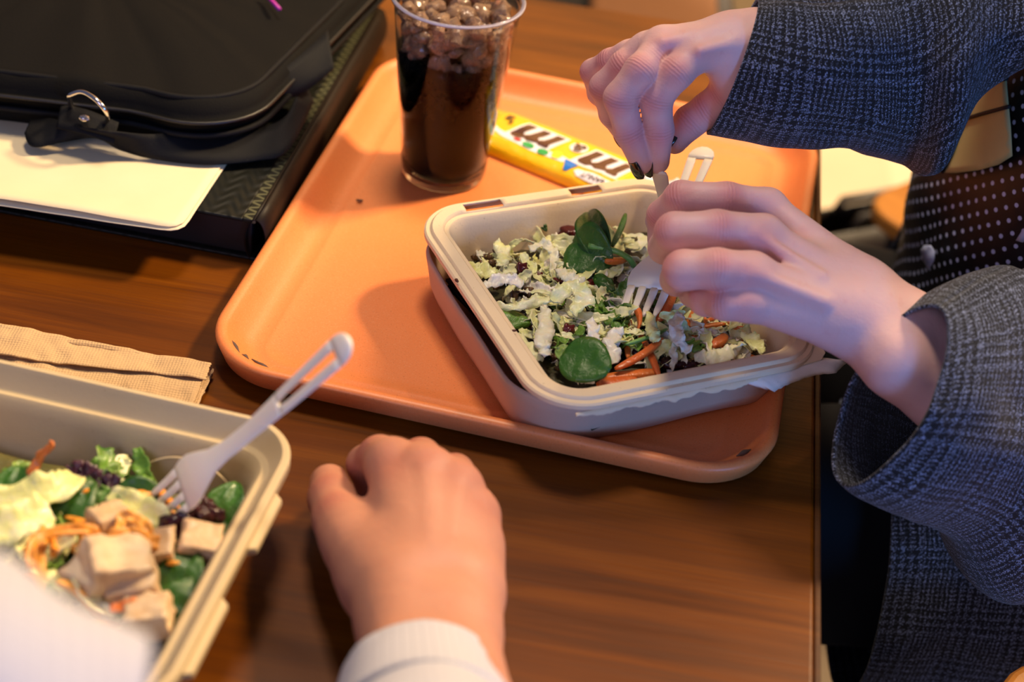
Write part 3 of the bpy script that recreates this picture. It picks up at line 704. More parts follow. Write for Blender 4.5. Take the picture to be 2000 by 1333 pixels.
def on_blouse(px, py, off=.009):
    d = ((grid_p - np.array([px, py]))**2).sum(1) + (~grid_ok) * 1e9; j = int(d.argmin()); th, s = grid_t[j][0], grid_t[j][1]
    st = .01
    for _ in range(40):     # refine
        best = None
        for dt in (-st, 0, st):
            for ds in (-st*12, 0, st*12):
                q = proj(tor(th+dt, s+ds, off)); e = (q[0]-px)**2 + (q[1]-py)**2
                if best is None or e < best[0]: best = (e, th+dt, s+ds)
        if best[1] == th and best[2] == s: st *= .5
        th, s = best[1], best[2]
    return tor(th, s, off)
def patch(name, outline, m, off=.009):
    bm = bmesh.new(); vs = [bm.verts.new((x, y, 0)) for x, y in outline]; bm.faces.new(vs); bm.normal_update()
    bmesh.ops.triangulate(bm, faces=bm.faces[:]); 
    for _ in range(3): bmesh.ops.subdivide_edges(bm, edges=[e for e in bm.edges if e.calc_length() > 22], cuts=1, use_grid_fill=True)
    bmesh.ops.triangulate(bm, faces=bm.faces[:])
    V = [tuple(v.co) for v in bm.verts]; bm.verts.index_update(); F = [tuple(v.index for v in f.verts) for f in bm.faces]; bm.free()
    return solid(mk(name, inv(woman, [on_blouse(v[0], v[1], off) for v in V]), F, m, woman), .0006, 0)
M_leaf = mat('leaf_print', '#b4b27c', .6, var=.35, scale=16); M_blackp = mat('black_print', '#07070a', .7)
M_drop = mat('pale_print', '#b9c4e4', .6)
patch('leaf_print', [(1822, 337), (1850, 280), (1880, 215), (1920, 160), (1962, 119), (1968, 190), (1974, 250), (1977, 305), (1950, 322), (1910, 333), (1865, 338)], M_leaf)
def stroke(pts, w):
    pts = [on_blouse(x, y, .0105) for x, y in pts]; tube('leaf_vein', inv(woman, catmull(pts, 4)), w, M_blackp, woman, 6)
stroke([(1840, 337), (1858, 300), (1872, 262), (1886, 232)], .0017); stroke([(1886, 232), (1920, 222), (1972, 208)], .0015); stroke([(1925, 165), (1945, 158), (1966, 153)], .0018)
patch('petal_print', [(1798, 488), (1806, 479), (1818, 479), (1826, 492), (1824, 510), (1814, 527), (1803, 510)], M_drop)
patch('petal_print', [(1984, 470), (1998, 448), (2010, 440), (2012, 460), (1998, 474)], M_drop)

# ------------------------------------------------------------ second person, near the camera
man = empty('person', (-.05, .25, -.75), 'person in white shirt resting a fist on the bare table', 'person')
palmF = [((800, 1130, .052), (765, 908, .056), .0175, .0138), ((830, 1120, .054), (832, 920, .062), .0175, .0130), ((868, 1120, .053), (892, 950, .058), .0170, .0125), ((905, 1125, .048), (930, 1008, .049), .0160, .0118),
         ((735, 1140, .042), (688, 1050, .038), .0190, .0165), ((780, 1180, .046), (740, 1110, .042), .0220, .0200), ((925, 1080, .042), (915, 1170, .043), .0155, .0180),
         ((795, 1225, .048), (790, 1180, .048), .0225, .0210), ((885, 1230, .048), (890, 1170, .047), .0222, .0200),
         ((795, 1225, .048), (800, 1420, .062), .0225, .0260), ((885, 1230, .048), (905, 1420, .062), .0222, .0260), ((845, 1400, .065), (880, 1750, .13), .034, .042)]
fingF = [[(765, 908, .056, .0140), (742, 893, .046, .0120), (716, 908, .032, .0112), (728, 948, .020, .0100), (758, 965, .019, .0090)],
         [(832, 920, .062, .0130), (822, 896, .047, .0115), (806, 898, .028, .0108), (806, 938, .018, .0098), (815, 965, .018, .0085)],
         [(892, 950, .058, .0125), (888, 925, .042, .0108), (872, 930, .025, .0102), (862, 965, .017, .0092), (862, 990, .017, .0080)],
         [(930, 1008, .049, .0116), (930, 985, .036, .0098), (915, 985, .022, .0092), (902, 1012, .016, .0082), (900, 1035, .016, .0072)],
         [(690, 1060, .040, .0165), (664, 1015, .037, .0148), (648, 975, .033, .0132), (643, 945, .030, .0112)]]
redF = [((765, 905, .07), .012), ((835, 900, .074), .009), ((895, 935, .069), .010), ((935, 995, .06), .010)]
hf = build_hand(palmF, fingF, kp=.014, kf=.008, red=redF, veins=[((832, 920, .0715), (842, 1080, .0680), .003), ((892, 950, .067), (870, 1080, .0665), .003)])
mk_body('body', [hf], M_skin2, man).matrix_parent_inverse = Matrix.Translation((.05, -.25, .75))
t = NT('white_shirt'); v = t.n('ShaderNodeTexCoord').outputs['UV']; sp = t.n('ShaderNodeSeparateXYZ'); t.l(v, sp.inputs[0])
la = t.math('LESS_THAN', t.math('FRACT', t.math('MULTIPLY', sp.outputs[0], 220.)), .22); lb = t.math('LESS_THAN', t.math('FRACT', t.math('MULTIPLY', sp.outputs[1], 220.)), .22)
t.set(Base_Color=t.mix(t.math('MULTIPLY', t.math('MAXIMUM', la, lb), .5), hexc('#bcbcc8'), hexc('#9a9cac')), Roughness=.8); t.bump(t.noise(t.coord(), 300, 3), .2, .0005); M_shirt = t.m
c0 = P(822, 1345, .052); c1 = P(860, 1750, .13); axd = (c1 - c0).normalized(); sd = axd.cross(Vector((0, 0, 1))).normalized(); ud = sd.cross(axd).normalized()
if ud.z < 0: ud = -ud
CU = [(c0, sd*.0385, ud*.034), (c0 + axd*.03, sd*.041, ud*.036), (c0 + axd*.07, sd*.043, ud*.038), (c0 + axd*.16, sd*.055, ud*.05), (c0 + axd*.30 + Vector((-.02, 0, .02)), sd*.065, ud*.06)]
loft('shirt_sleeve', CU, M_shirt, man, 48, 10, wrinkle=.003, wscale=20, thick=.0015, seed=1)
cuf = [(c0 - axd*.001, sd*.0395, ud*.035), (c0 + axd*.02, sd*.0415, ud*.0365), (c0 + axd*.055, sd*.044, ud*.039)]
loft('shirt_cuff', cuf, M_shirt, man, 48, 8, wrinkle=.001, thick=.0022)
# other sleeve, raised close to the lens at the lower left
e0 = P(90, 1370, .30)
SLV = [(P(235, 1515, .270), Vector((.0, .035, .02)), Vector((.01, -.018, .03))), (P(110, 1478, .285), Vector((-.012, .042, .02)), Vector((.01, -.02, .04))), (P(-60, 1440, .29), Vector((-.01, .05, .02)), Vector((0, -.02, .045))), (P(-400, 1480, .26), Vector((0, .055, .02)), Vector((0, -.02, .05)))]
SLV = [(P(165, 1345, .285), Vector((-.030, .020, .012)), Vector((.012, .004, .028)))] if False else SLV
loft('shirt_sleeve', SLV, M_shirt, man, 40, 10, wrinkle=.004, wscale=20, thick=.0015, seed=6)

# ------------------------------------------------------------ cutlery
t = NT('white_plastic'); t.set(Base_Color=hexc('#f4ebdc'), Roughness=.35, Subsurface_Weight=.1, Subsurface_Scale=.004); M_cut = t.m
def strip_mesh(strips, zf, th):
    """strips: lists of (s, left, right); zf(s) bends the piece; closed boxes lofted along s"""
    vs = []; fs = []
    for st in strips:
        out = []
        for (a, b) in zip(st[:-1], st[1:]):
            k = max(1, int((b[0]-a[0]) / .0025))
            for i in range(k): f = i / k; out.append(tuple(a[j] + (b[j]-a[j]) * f for j in range(3)))
        out.append(st[-1]); b0 = len(vs); n = len(out)
        for s_, l, r in out:
            w = r - l; e = min(.0005, w * .25)
            for x, z in ((l+e, th), (r-e, th), (r, th-e), (r, e), (r-e, 0), (l+e, 0), (l, e), (l, th-e)): vs.append(Vector((x, s_, z + zf(s_))))
        for i in range(n - 1):
            for k in range(8): a = b0+i*8+k; b = b0+i*8+(k+1) % 8; fs.append((a, b, b+8, a+8))
        fs.append(tuple(b0+k for k in range(8))[::-1]); fs.append(tuple(b0+(n-1)*8+k for k in range(8)))
    return vs, fs
def fork_parts():
    # s = 0 at the tine tips, .165 at the handle end; half widths in metres
    S = []
    for i, (a, b) in enumerate(((-.0115, -.0062), (-.0056, -.0005), (.0005, .0056), (.0062, .0115))):
        m_ = (a+b)/2; w_ = (b-a)/2*.80; S.append([(0, m_*.93-.0006, m_*.93+.0006), (.007, m_*.96-w_*.8, m_*.96+w_*.8), (.022, m_-w_, m_+w_), (.0265, m_-w_, m_+w_)])
    S.append([(.0255, -.0113, .0113), (.032, -.0121, .0121), (.038, -.0115, .0115), (.046, -.0088, .0088), (.054, -.0058, .0058), (.064, -.0044, .0044), (.085, -.0043, .0043), (.108, -.0052, .0052)])
    S.append([(.1075, -.0053, -.0008), (.115, -.0056, -.0016), (.150, -.0068, -.0020), (.1545, -.0069, -.0022)])
    S.append([(.1075, .0008, .0053), (.115, .0016, .0056), (.150, .0020, .0068), (.1545, .0022, .0069)])
    S.append([(.1540, -.0069, .0069), (.158, -.0069, .0069), (.162, -.0059, .0059), (.1645, -.0041, .0041), (.1660, -.0018, .0018)])
    return S
def place(o, tip, end, up, L):
    d = (Vector(end) - Vector(tip)).normalized(); up = Vector(up); up = (up - d * up.dot(d)).normalized(); x = d.cross(up)
    M = Matrix((x, d, up)).transposed().to_4x4(); M.translation = Vector(tip); o.matrix_world = M
fz = lambda s: .0035 * math.exp(-((s - .045) / .022)**2) - .001 + (.0045 * max(0, (.03 - s) / .03)**1.5) * .6
v_, f_ = strip_mesh(fork_parts(), fz, .0016)
fork = mk('plastic_fork', v_, f_, M_cut)
def solve_end(tip, px, py, L):
    best = None
    for i in range(500):
        z = .03 + i * .0004; q = P(px, py, z); e = abs((q - Vector(tip)).length - L)
        if best is None or e < best[0]: best = (e, q)
    return best[1]
tipL = P(305, 1006, .036); endL = solve_end(tipL, 684, 664, .166)
place(fork, tipL, endL, (-.25, -.5, .85), .166); fork.matrix_world = fork.matrix_world @ Matrix.Diagonal((1.22, 1, 1, 1)); tag(fork, 'white plastic fork standing in the tan salad box by the napkin, slotted handle up', 'fork', 'white plastic cutlery')
fork2 = bpy.data.objects.new('plastic_fork', fork.data); link(fork2)
tipR = P(1246, 622, .052); endR = P(1376, 288, .098)
place(fork2, tipR, endR, (-.35, -.55, .75), .166); sF = (endR - tipR).length / .166; fork2.matrix_world = fork2.matrix_world @ Matrix.Diagonal((1.32, sF, 1, 1)); tag(fork2, 'white plastic fork gripped in the hand over the cream salad box', 'fork', 'white plastic cutlery')
v_, f_ = strip_mesh([[(0, -.001, .001), (.004, -.0035, .0030), (.012, -.0055, .0048), (.06, -.0062, .0055), (.07, -.0045, .0045), (.09, -.0040, .0040), (.150, -.0052, .0052), (.158, -.0045, .0045), (.162, -.0018, .0018)]], lambda s: 0, .0016)
knife = mk('plastic_knife', v_, f_, M_cut); kt = P(1312, 455, .052); ke = P(1288, 334, .132)
knife.data.transform(Matrix.Scale((ke - kt).length / .160, 4, (0, 1, 0))); place(knife, kt, ke, (-.2, -.7, .6), .13); tag(knife, 'white plastic knife pinched between dark-nailed fingertips above the other hand', 'knife', 'white plastic cutlery')
print('forkL end', endL, 'len R', (P(1372, 286, .092) - tipR).length)

# ------------------------------------------------------------ candy packet on the tray
M_yel_t = NT('yellow_foil'); _v = M_yel_t.coord(); M_yel_t.set(Base_Color=M_yel_t.mix(M_yel_t.noise(_v, 30, 2), hexc('#f2b400'), hexc('#f7c81e')), Roughness=.22, Coat_Weight=.5, Coat_Roughness=.08); M_yel_t.bump(M_yel_t.noise(_v, 90, 3), .5, .002); M_yel = M_yel_t.m
def ink(name, c): t = NT(name); t.set(Base_Color=hexc(c), Roughness=.25, Coat_Weight=.4, Coat_Roughness=.1); return t.m
M_brown = ink('brown_ink', '#4a2418'); M_whiteink = ink('white_ink', '#e8e6f2'); M_green = ink('green_ink', '#1c9a3c'); M_blue = ink('blue_ink', '#1f6fd0'); M_red = ink('red_ink', '#c02028'); M_yel2 = ink('pale_yellow_ink', '#e8e02a')
CL, CWd = .180, .062
dirc = (P(1100, 372, .006) - P(932, 302, .006)).normalized(); ca = math.atan2(dirc.y, dirc.x)
near_pt = P(1172, 388, .006); nrm_c = Vector((-math.sin(ca), math.cos(ca), 0))
rightend = near_pt + nrm_c * (CWd / 2) + Vector((math.cos(ca), math.sin(ca), 0)) * .034
cc = rightend - Vector((math.cos(ca), math.sin(ca), 0)) * (CL / 2)
pack = empty('candy_packet', (cc.x, cc.y, TZ), 'shiny yellow candy packet with brown lettering lying on the tray behind the cup', 'candy', rz=ca)
def ph(u, v):
    a = max(0, 1 - abs(v / (CWd/2))**3.6)**.5; e = min(1, max(0, (CL/2 - .008 - abs(u)) / .022))**.6
    return .0012 + .0105 * a * e + .0010 * mnoise.noise(Vector((u*55, v*70, 1))) * a + .0008 * math.sin(v * 700) * (1 - e) * .5
nu, nv = 90, 34; vs = []; fs = []
for side in (1, 0):
    for i in range(nu + 1):
        for j in range(nv + 1):
            u = (i/nu - .5) * CL; v = (j/nv - .5) * CWd * (1 - .05 * (1 - min(1, max(0, (CL/2 - abs(u)) / .02)))); z = ph(u, v) if side else .0004
            if abs(u) > CL/2 - .0005: u += .0009 * (1 if j % 2 else -1)
            vs.append((u, v, z))
N_ = (nu+1)*(nv+1)
for i in range(nu):
    for j in range(nv):
        a = i*(nv+1)+j; fs.append((a, a+nv+1, a+nv+2, a+1)); b = a+N_; fs.append((b, b+1, b+nv+2, b+nv+1))
for i in range(nu): a = i*(nv+1); fs.append((a, a+N_, a+nv+1+N_, a+nv+1)); a += nv; fs.append((a, a+nv+1, a+nv+1+N_, a+N_))
mk('wrapper', vs, fs, M_yel, pack)
def pprint(name, outlines, m, off):
    """flat print laid on the packet: outlines are in packet coordinates"""
    V = []; F = []
    for ol in outlines:
        bm = bmesh.new(); bm.faces.new([bm.verts.new((x, y, 0)) for x, y in ol]); bm.normal_update(); bmesh.ops.triangulate(bm, faces=bm.faces[:])
        for _ in range(4):
            es = [e for e in bm.edges if e.calc_length() > .0028]
            if not es: break
            bmesh.ops.subdivide_edges(bm, edges=es, cuts=1); bmesh.ops.triangulate(bm, faces=[f for f in bm.faces if len(f.verts) > 3])
        bmesh.ops.recalc_face_normals(bm, faces=bm.faces[:]); bm.verts.index_update(); b0 = len(V)
        for v in bm.verts: V.append((v.co.x, v.co.y, ph(v.co.x, v.co.y) + off))
        for f in bm.faces:
            idx = [v.index + b0 for v in f.verts]; F.append(tuple(idx if f.normal.z > 0 else idx[::-1]))
        bm.free()
    return mk(name, V, F, m, pack)
def ptext(name, s, size, u, v, m, off, bold=0.0, shear=0.0):
    cu_ = bpy.data.curves.new('t', 'FONT'); cu_.body = s; cu_.size = size; cu_.align_x = 'CENTER'; cu_.align_y = 'CENTER'; cu_.offset = bold; cu_.shear = shear
    ob = bpy.data.objects.new('t', cu_); COL.objects.link(ob); dg = bpy.context.evaluated_depsgraph_get(); me = bpy.data.meshes.new_from_object(ob.evaluated_get(dg))
    bm = bmesh.new(); bm.from_mesh(me); bmesh.ops.triangulate(bm, faces=bm.faces[:])
    for _ in range(3):
        es = [e for e in bm.edges if e.calc_length() > .004]
        if not es: break
        bmesh.ops.subdivide_edges(bm, edges=es, cuts=1); bmesh.ops.triangulate(bm, faces=[f for f in bm.faces if len(f.verts) > 3])
    for x in bm.verts: X, Y = u - x.co.x, v - x.co.y; x.co = Vector((X, Y, ph(X, Y) + off))
    me2 = bpy.data.meshes.new(name); bm.to_mesh(me2); bm.free(); me2.materials.append(m); bpy.data.objects.remove(ob); bpy.data.meshes.remove(me)
    return link(bpy.data.objects.new(name, me2), pack)
# the big letters read upside down from here: half a turn
def letter_m(u0, v0, w, h, g=0.0, sh=.28):
    """slab letter m as one outline, turned half round; g grows it for the white edge"""
    W_ = w; q = []
    leg = w * .225; gap = (w - 3 * leg) / 2; foot = h * .0
    pts = [(-g, -g), (leg + g, -g), (leg + g, h*.62 - g), (leg + gap*.5, h*.74 - g), (leg + gap - g, h*.62 - g), (leg + gap - g, -g), (2*leg + gap + g, -g), (2*leg + gap + g, h*.62 - g), (2*leg + 1.5*gap, h*.74 - g),
           (2*leg + 2*gap - g, h*.62 - g), (2*leg + 2*gap - g, -g), (w + g, -g), (w + g, h*.86), (w - leg*.4, h + g), (w - leg*1.3, h*1.02 + g), (2*leg+gap, h*.90+g), (leg*1.6+gap*.6, h*1.02+g), (leg*1.0, h*.93+g), (leg*.8, h + g), (-g - leg*.25, h + g), (-g - leg*.25, h*.86), (-g, h*.80)]
    return [(u0 - (x + sh * y), v0 - y) for x, y in pts]
Lm = .034; Hm = .0235
u1 = .060; v1 = .0130
mW = [[(u0 - (x + .28*y), v1 - y) for x, y in ((-.0026, -.0026), (Lm + .0026, -.0026), (Lm + .0026, Hm + .0026), (-.0046, Hm + .0026))] for u0 in (u1, u1 - .062)]
pprint('letter_outline', mW, M_whiteink, .0005)
pprint('lettering', [letter_m(u1, v1, Lm, Hm), letter_m(u1 - .062, v1, Lm, Hm)], M_brown, .0009)
el = lambda cx_, cy_, a, b, n=24: [(cx_ + a*math.cos(2*PI*i/n), cy_ + b*math.sin(2*PI*i/n)) for i in range(n)]
pprint('ampersand_outline', [el(.0125, .0085, .0072, .0078)], M_whiteink, .0006)
ptext('ampersand', '&', .017, .0125, .0085, M_brown, .0011, .0004)
ptext('lettering', "'s", .017, -.052, .010, M_brown, .0011, .0006)
# white swoosh, candy-coloured print, oval label
pprint('white_band', [[(-.066, -.008), (-.045, -.0165), (-.015, -.0195), (.012, -.0180), (.022, -.0135), (.010, -.011), (-.02, -.0125), (-.05, -.009), (-.062, -.003)]], M_whiteink, .0004)
pprint('green_print', [el(-.020, -.0152, .0052, .0032), el(-.006, -.0160, .0048, .0036)], M_green, .0010)
pprint('red_print', [el(-.031, -.0135, .0036, .0020)], M_red, .0010)
pprint('yellow_print', [el(.005, -.0130, .0042, .0050)], M_yel2, .0010)
pprint('blue_print', [[(.013, -.0135), (.026, -.0150), (.0235, -.0200), (.021, -.0250), (.018, -.0250), (.016, -.0195)]], M_blue, .0010)
pprint('oval_label', [[(.028, -.0190), (.040, -.0172), (.052, -.0185), (.060, -.0180), (.063, -.0225), (.056, -.0262), (.042, -.0265), (.030, -.0255), (.026, -.0222)]], M_whiteink, .0008)
ptext('small_lettering', 'PEANUT', .0062, .0445, -.0222, M_brown, .0014, .0001)
ptext('small_lettering', 'CHOCOLATE CANDIES', .0036, .042, -.0142, M_whiteink, .0016, .00005)
pprint('round_seal', [el(.077, .003, .0042, .0044)], M_whiteink, .0008); pprint('round_seal_centre', [el(.076, .0025, .0022, .0030)], M_green, .0012)

# crumpled white wrapper behind the fingers, crumbs
M_paper = mat('thin_paper', '#cfd0de', .6, var=.1, scale=90)
vs = []; fs = []; n_ = 16; a0 = P(1290, 345, .006)
for i in range(n_ + 1):
    for j in range(n_ + 1):
        x = (i/n_ - .5) * .048; y = (j/n_ - .5) * .036
        vs.append(P(1322, 338, .028) + Vector((x, y, .007 * mnoise.noise(Vector((x*70, y*70, 3))) + .004 * mnoise.noise(Vector((x*190, y*190, 5))) - abs(y) * .2)))
for i in range(n_):
    for j in range(n_): a = i*(n_+1)+j; fs.append((a, a+n_+1, a+n_+2, a+1))
cen = P(1322, 338, .028); 
o = mk('paper_scrap', [v - Vector((0, 0, .014)) for v in vs], fs, M_paper); solid(o, .0006); tag(o, 'small crumpled white paper scrap behind the fingertips and the salad box', 'paper')
M_crumb = mat('crumb', '#5a2c18', .6)
for i, (px, py, z, s, lab) in enumerate(((703, 392, .005, .0022, 'brown crumb alone on the tray left of the cup'), (1084, 403, .0555, .0018, 'dark seed on the far rim of the cream box'), (892, 548, .0605, .0020, 'brown crumb on the left rim of the cream box'), (1004, 556+90, .0605, .0010, 'tiny crumb on the rim beside the near lettuce'))):
    me = chunk(s, 30 + i, 2); me.materials.append(M_crumb); o = bpy.data.objects.new('crumb', me); link(o); o.location = P(px, py, z); o.scale = (1.5, .8, .6); o.rotation_euler = (0, 0, .2 + i); tag(o, lab, 'crumb')

# ------------------------------------------------------------ salad
def leafy(name, a, b, rough=.42, c3=None, sss=.10):
    t = NT(name); v = t.coord(); rnd = t.n('ShaderNodeObjectInfo').outputs['Random']
    f = t.math('ADD', t.math('MULTIPLY', rnd, .8), t.math('MULTIPLY', t.math('SUBTRACT', t.noise(v, 120, 3), .5), .9)); c = t.ramp(f, [(.05, a), (.95, b)] if c3 is None else [(.05, a), (.5, b), (.95, c3)])
    t.set(Base_Color=c, Roughness=rough, Subsurface_Weight=sss, Subsurface_Scale=.002, Coat_Weight=.12, Coat_Roughness=.12); t.bump(t.noise(v, 420, 3), .4, .0007); t.bump(t.noise(v, 130, 3, .6, 1.5), .5, .0016); return t.m
M_let = leafy('lettuce_pale', '#e9e6b4', '#dfe08e', c3='#f2ecd2'); M_letw = leafy('lettuce_white', '#f2eadc', '#e6dfc6', c3='#ebe8b8'); M_letg = leafy('lettuce_green', '#6f9a34', '#3c6a1c', c3='#a6c060')
M_carrot = leafy('carrot', '#d9682a', '#e98a3c', .3); M_cheese = leafy('cheddar', '#e8932a', '#f0b050', .35); M_spin = leafy('spinach', '#244e0c', '#3a6e14', .42, sss=.05)
M_cran = leafy('cranberry', '#4a0f10', '#6a1f16', .22, sss=.05); M_lent = leafy('lentil', '#3a2412', '#6b4a26', .3, sss=.05); M_beet = leafy('dark_beet', '#220a10', '#3a0f18', .2, sss=.05)
M_chick = leafy('chicken', '#e0c8a4', '#c9a67c', .6, c3='#e8d6b4', sss=.05); M_purple = leafy('purple_leaf', '#3a1a28', '#5a2a38', .35); M_stem = leafy('green_stem', '#7fae58', '#5f9440', .35)
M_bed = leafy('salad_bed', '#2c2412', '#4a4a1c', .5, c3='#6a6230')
def ribbon(L, Wd, curl, ruffle, seed, th=.00045, nl=22, nw=5, cup=.35, taper=.6):
    rr_ = random.Random(seed); vs = []; fs = []; p = Vector((0, 0, 0)); a = 0.0; pitch = rr_.uniform(.1, .5); tw = rr_.uniform(-.9, .9)
    for i in range(nl + 1):
        t_ = i / nl; a += curl / nl * (1 + .6 * math.sin(t_*5 + seed)); el_ = pitch - 1.9 * pitch * t_ + .25*math.sin(t_*7+seed)
        d = Vector((math.cos(a) * math.cos(el_), math.sin(a) * math.cos(el_), math.sin(el_)))
        if i: p = p + d * (L / nl)
        s_ = Vector((-math.sin(a), math.cos(a), 0)); q = tw * t_; up = s_.cross(d) * -1; s2 = s_ * math.cos(q) + up * math.sin(q); u2 = d.cross(s2)
        w = Wd * (1 - taper * abs(2*t_ - 1)**2.5) * (1 + .35*mnoise.noise(Vector((t_*5, seed, 0))) + .35*mnoise.noise(Vector((t_*19, seed, 2))))
        for j in range(nw + 1):
            x = (j/nw - .5); vs.append(p + s2 * (x * w) + u2 * (cup * w * (4*x*x) * .5 + ruffle * (2*abs(x)) * (math.sin(t_ * 17 + seed + (3 if x > 0 else 0)) + .7*math.sin(t_*41 + seed*2 + x*4))))
    c = sum(vs, Vector()) / len(vs); vs = [v - c for v in vs]
    for i in range(nl):
        for j in range(nw): k = i*(nw+1)+j; fs.append((k, k+1, k+nw+2, k+nw+1))
    # give it thickness
    n = len(vs); nr = [Vector() for _ in vs]
    for f in fs:
        fn = (vs[f[1]] - vs[f[0]]).cross(vs[f[3]] - vs[f[0]]).normalized()
        for k in f: nr[k] += fn
    V = vs + [v - nn_.normalized() * th for v, nn_ in zip(vs, nr)]; F = fs + [tuple(k + n for k in f[::-1]) for f in fs]
    bd = [j for j in range(nw+1)] + [i*(nw+1)+nw for i in range(1, nl+1)] + [nl*(nw+1)+j for j in range(nw-1, -1, -1)] + [i*(nw+1) for i in range(nl-1, 0, -1)]
    for a_, b_ in zip(bd, bd[1:] + bd[:1]): F.append((a_, a_+n, b_+n, b_))
    return V, F
def stick(L, w, h, curl, seed, n=10):
    rr_ = random.Random(seed); vs = []; fs = []; p = Vector(); a = 0
    for i in range(n + 1):
        t_ = i/n; a += curl/n; d = Vector((math.cos(a), math.sin(a), .5*(.5 - t_)*abs(curl)*.5)).normalized()
        if i: p = p + d * (L/n)
        s_ = Vector((-math.sin(a), math.cos(a), 0)); k = 1 - .55 * abs(2*t_-1)**4
        for x, z in ((.5, .35), (.35, .5), (-.35, .5), (-.5, .35), (-.5, -.35), (-.35, -.5), (.35, -.5), (.5, -.35)): vs.append(p + s_*(x*w*k) + Vector((0, 0, z*h*k)))
    c = sum(vs, Vector())/len(vs); vs = [v - c for v in vs]
    for i in range(n):
        for k in range(8): fs.append((i*8+k, i*8+(k+1) % 8, i*8+8+(k+1) % 8, i*8+8+k))
    fs += [tuple(range(8))[::-1], tuple(n*8+k for k in range(8))]; return vs, fs
def leaf(L, Wd, cup, fold, seed, stem=.3, nl=16, nw=10, round_=.6):
    vs = []; fs = []
    for i in range(nl + 1):
        t_ = i/nl; w = Wd * (max(0.0, math.sin(PI * (t_ * .96 + .02)))**round_) * (1.1 - .35*t_)
        for j in range(nw + 1):
            x = j/nw - .5; vs.append(Vector(((t_-.5)*L, x*w, cup*L*(-(t_-.45)**2*1.6) + fold*w*abs(x)*1.2 - .0006*(1 if j == nw//2 else 0) + .0016*mnoise.noise(Vector((t_*5, x*5, seed))) + .0007*mnoise.noise(Vector((t_*16, x*14, seed))))))
    for i in range(nl):
        for j in range(nw): k = i*(nw+1)+j; fs.append((k, k+nw+1, k+nw+2, k+1))
    n = len(vs); V = vs + [v - Vector((0, 0, .0006)) for v in vs]; F = fs + [tuple(k+n for k in f[::-1]) for f in fs]
    bd = [j for j in range(nw+1)] + [i*(nw+1)+nw for i in range(1, nl+1)] + [nl*(nw+1)+j for j in range(nw-1, -1, -1)] + [i*(nw+1) for i in range(nl-1, 0, -1)]
    for a_, b_ in zip(bd, bd[1:] + bd[:1]): F.append((a_, b_, b_+n, a_+n))
    return V, F
def mesh_of(name, vf, m):
    me = bpy.data.meshes.new(name); me.from_pydata([tuple(v) for v in vf[0]], [], vf[1]); me.materials.append(m); me.polygons.foreach_set('use_smooth', [True]*len(me.polygons)); me.update(); return me
rs = random.Random(11)
def variants(name, m, fn, n): return [mesh_of(name, fn(i), m) for i in range(n)]
V_let = variants('lettuce_shred', M_let, lambda i: ribbon(rs.uniform(.018, .040), rs.uniform(.004, .0095), rs.uniform(-2.2, 2.2), rs.uniform(.0003, .0012), i), 14)
V_letw = variants('lettuce_shred', M_letw, lambda i: ribbon(rs.uniform(.016, .034), rs.uniform(.004, .009), rs.uniform(-1.4, 1.4), rs.uniform(.0002, .001), i+50, th=.0008), 10)
V_letg = variants('lettuce_shred', M_letg, lambda i: ribbon(rs.uniform(.016, .032), rs.uniform(.005, .011), rs.uniform(-2, 2), rs.uniform(.0008, .0020), i+90), 8)
V_car = variants('carrot_stick', M_carrot, lambda i: stick(rs.uniform(.025, .045), rs.uniform(.0030, .0048), .0026, rs.uniform(-.7, .7), i), 6)
V_chz = variants('cheese_shred', M_cheese, lambda i: stick(rs.uniform(.018, .032), .0042, .0026, rs.uniform(-1.3, 1.3), i), 5)
V_cran = []; 
for i in range(4):
    me = chunk(.0052, 60+i, 3); me.materials.append(M_cran); V_cran.append(me)
V_lent = []
for i in range(3):
    me = chunk(.0024, 70+i, 2); me.materials.append(M_lent); V_lent.append(me)
for me in V_cran + V_lent: me.polygons.foreach_set('use_smooth', [True]*len(me.polygons))
for me in ice_me: me.polygons.foreach_set('use_smooth', [i % 3 > 0 for i in range(len(me.polygons))])
def put(name, me, loc, rot, label, cat, group=None, sc=1.0):
    o = bpy.data.objects.new(name, me); link(o); o.location = loc; o.rotation_euler = rot; o.scale = (sc,)*3 if not isinstance(sc, tuple) else sc
    return tag(o, label, cat, group)
# surface of the right salad in box coordinates: rises to the near rim
def hR(u, v):
    return .034 + .012 * (1 - (v / (BD/2))) * .5 + .006 * math.exp(-((u+.0)**2 + (v+.02)**2) / .003) + .003 * mnoise.noise(Vector((u*40, v*40, 0)))
toR = lambda u, v, z: bc + bx_*u + by_*v + Vector((0, 0, z))
nU = 46; vs = []; fs = []; HU, HV = BW/2 - .0215, BD/2 - .0215
for i in range(nU + 1):
    for j in range(nU + 1):
        u = (i/nU - .5)*2*HU; v = (j/nU - .5)*2*HV; z = hR(u, v) - .004 + .0025*mnoise.noise(Vector((u*160, v*160, 4)))
        k = max(abs(u)/HU, abs(v)/HV); 
        if k > .93: z -= .010 * (k - .93) / .07
        # round the corners off
        q = math.hypot(max(0, abs(u) - HU + .02), max(0, abs(v) - HV + .02))
        if q > .018: f = .018/q; u = math.copysign(HU - .02 + max(0, abs(u)-HU+.02)*f, u); v = math.copysign(HV - .02 + max(0, abs(v)-HV+.02)*f, v)
        vs.append((u, v, z - TZ))
for i in range(nU):
    for j in range(nU): a = i*(nU+1)+j; fs.append((a, a+nU+1, a+nU+2, a+1))
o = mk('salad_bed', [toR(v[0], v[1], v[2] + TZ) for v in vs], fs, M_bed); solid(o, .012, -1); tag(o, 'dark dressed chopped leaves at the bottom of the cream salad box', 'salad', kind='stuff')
def inR(px, py, dz=0.0):
    z = .045
    for _ in range(5):
        q = P(px, py, z) - bc; u, v = q.dot(bx_), q.dot(by_); z = hR(u, v) + dz
    return P(px, py, z)
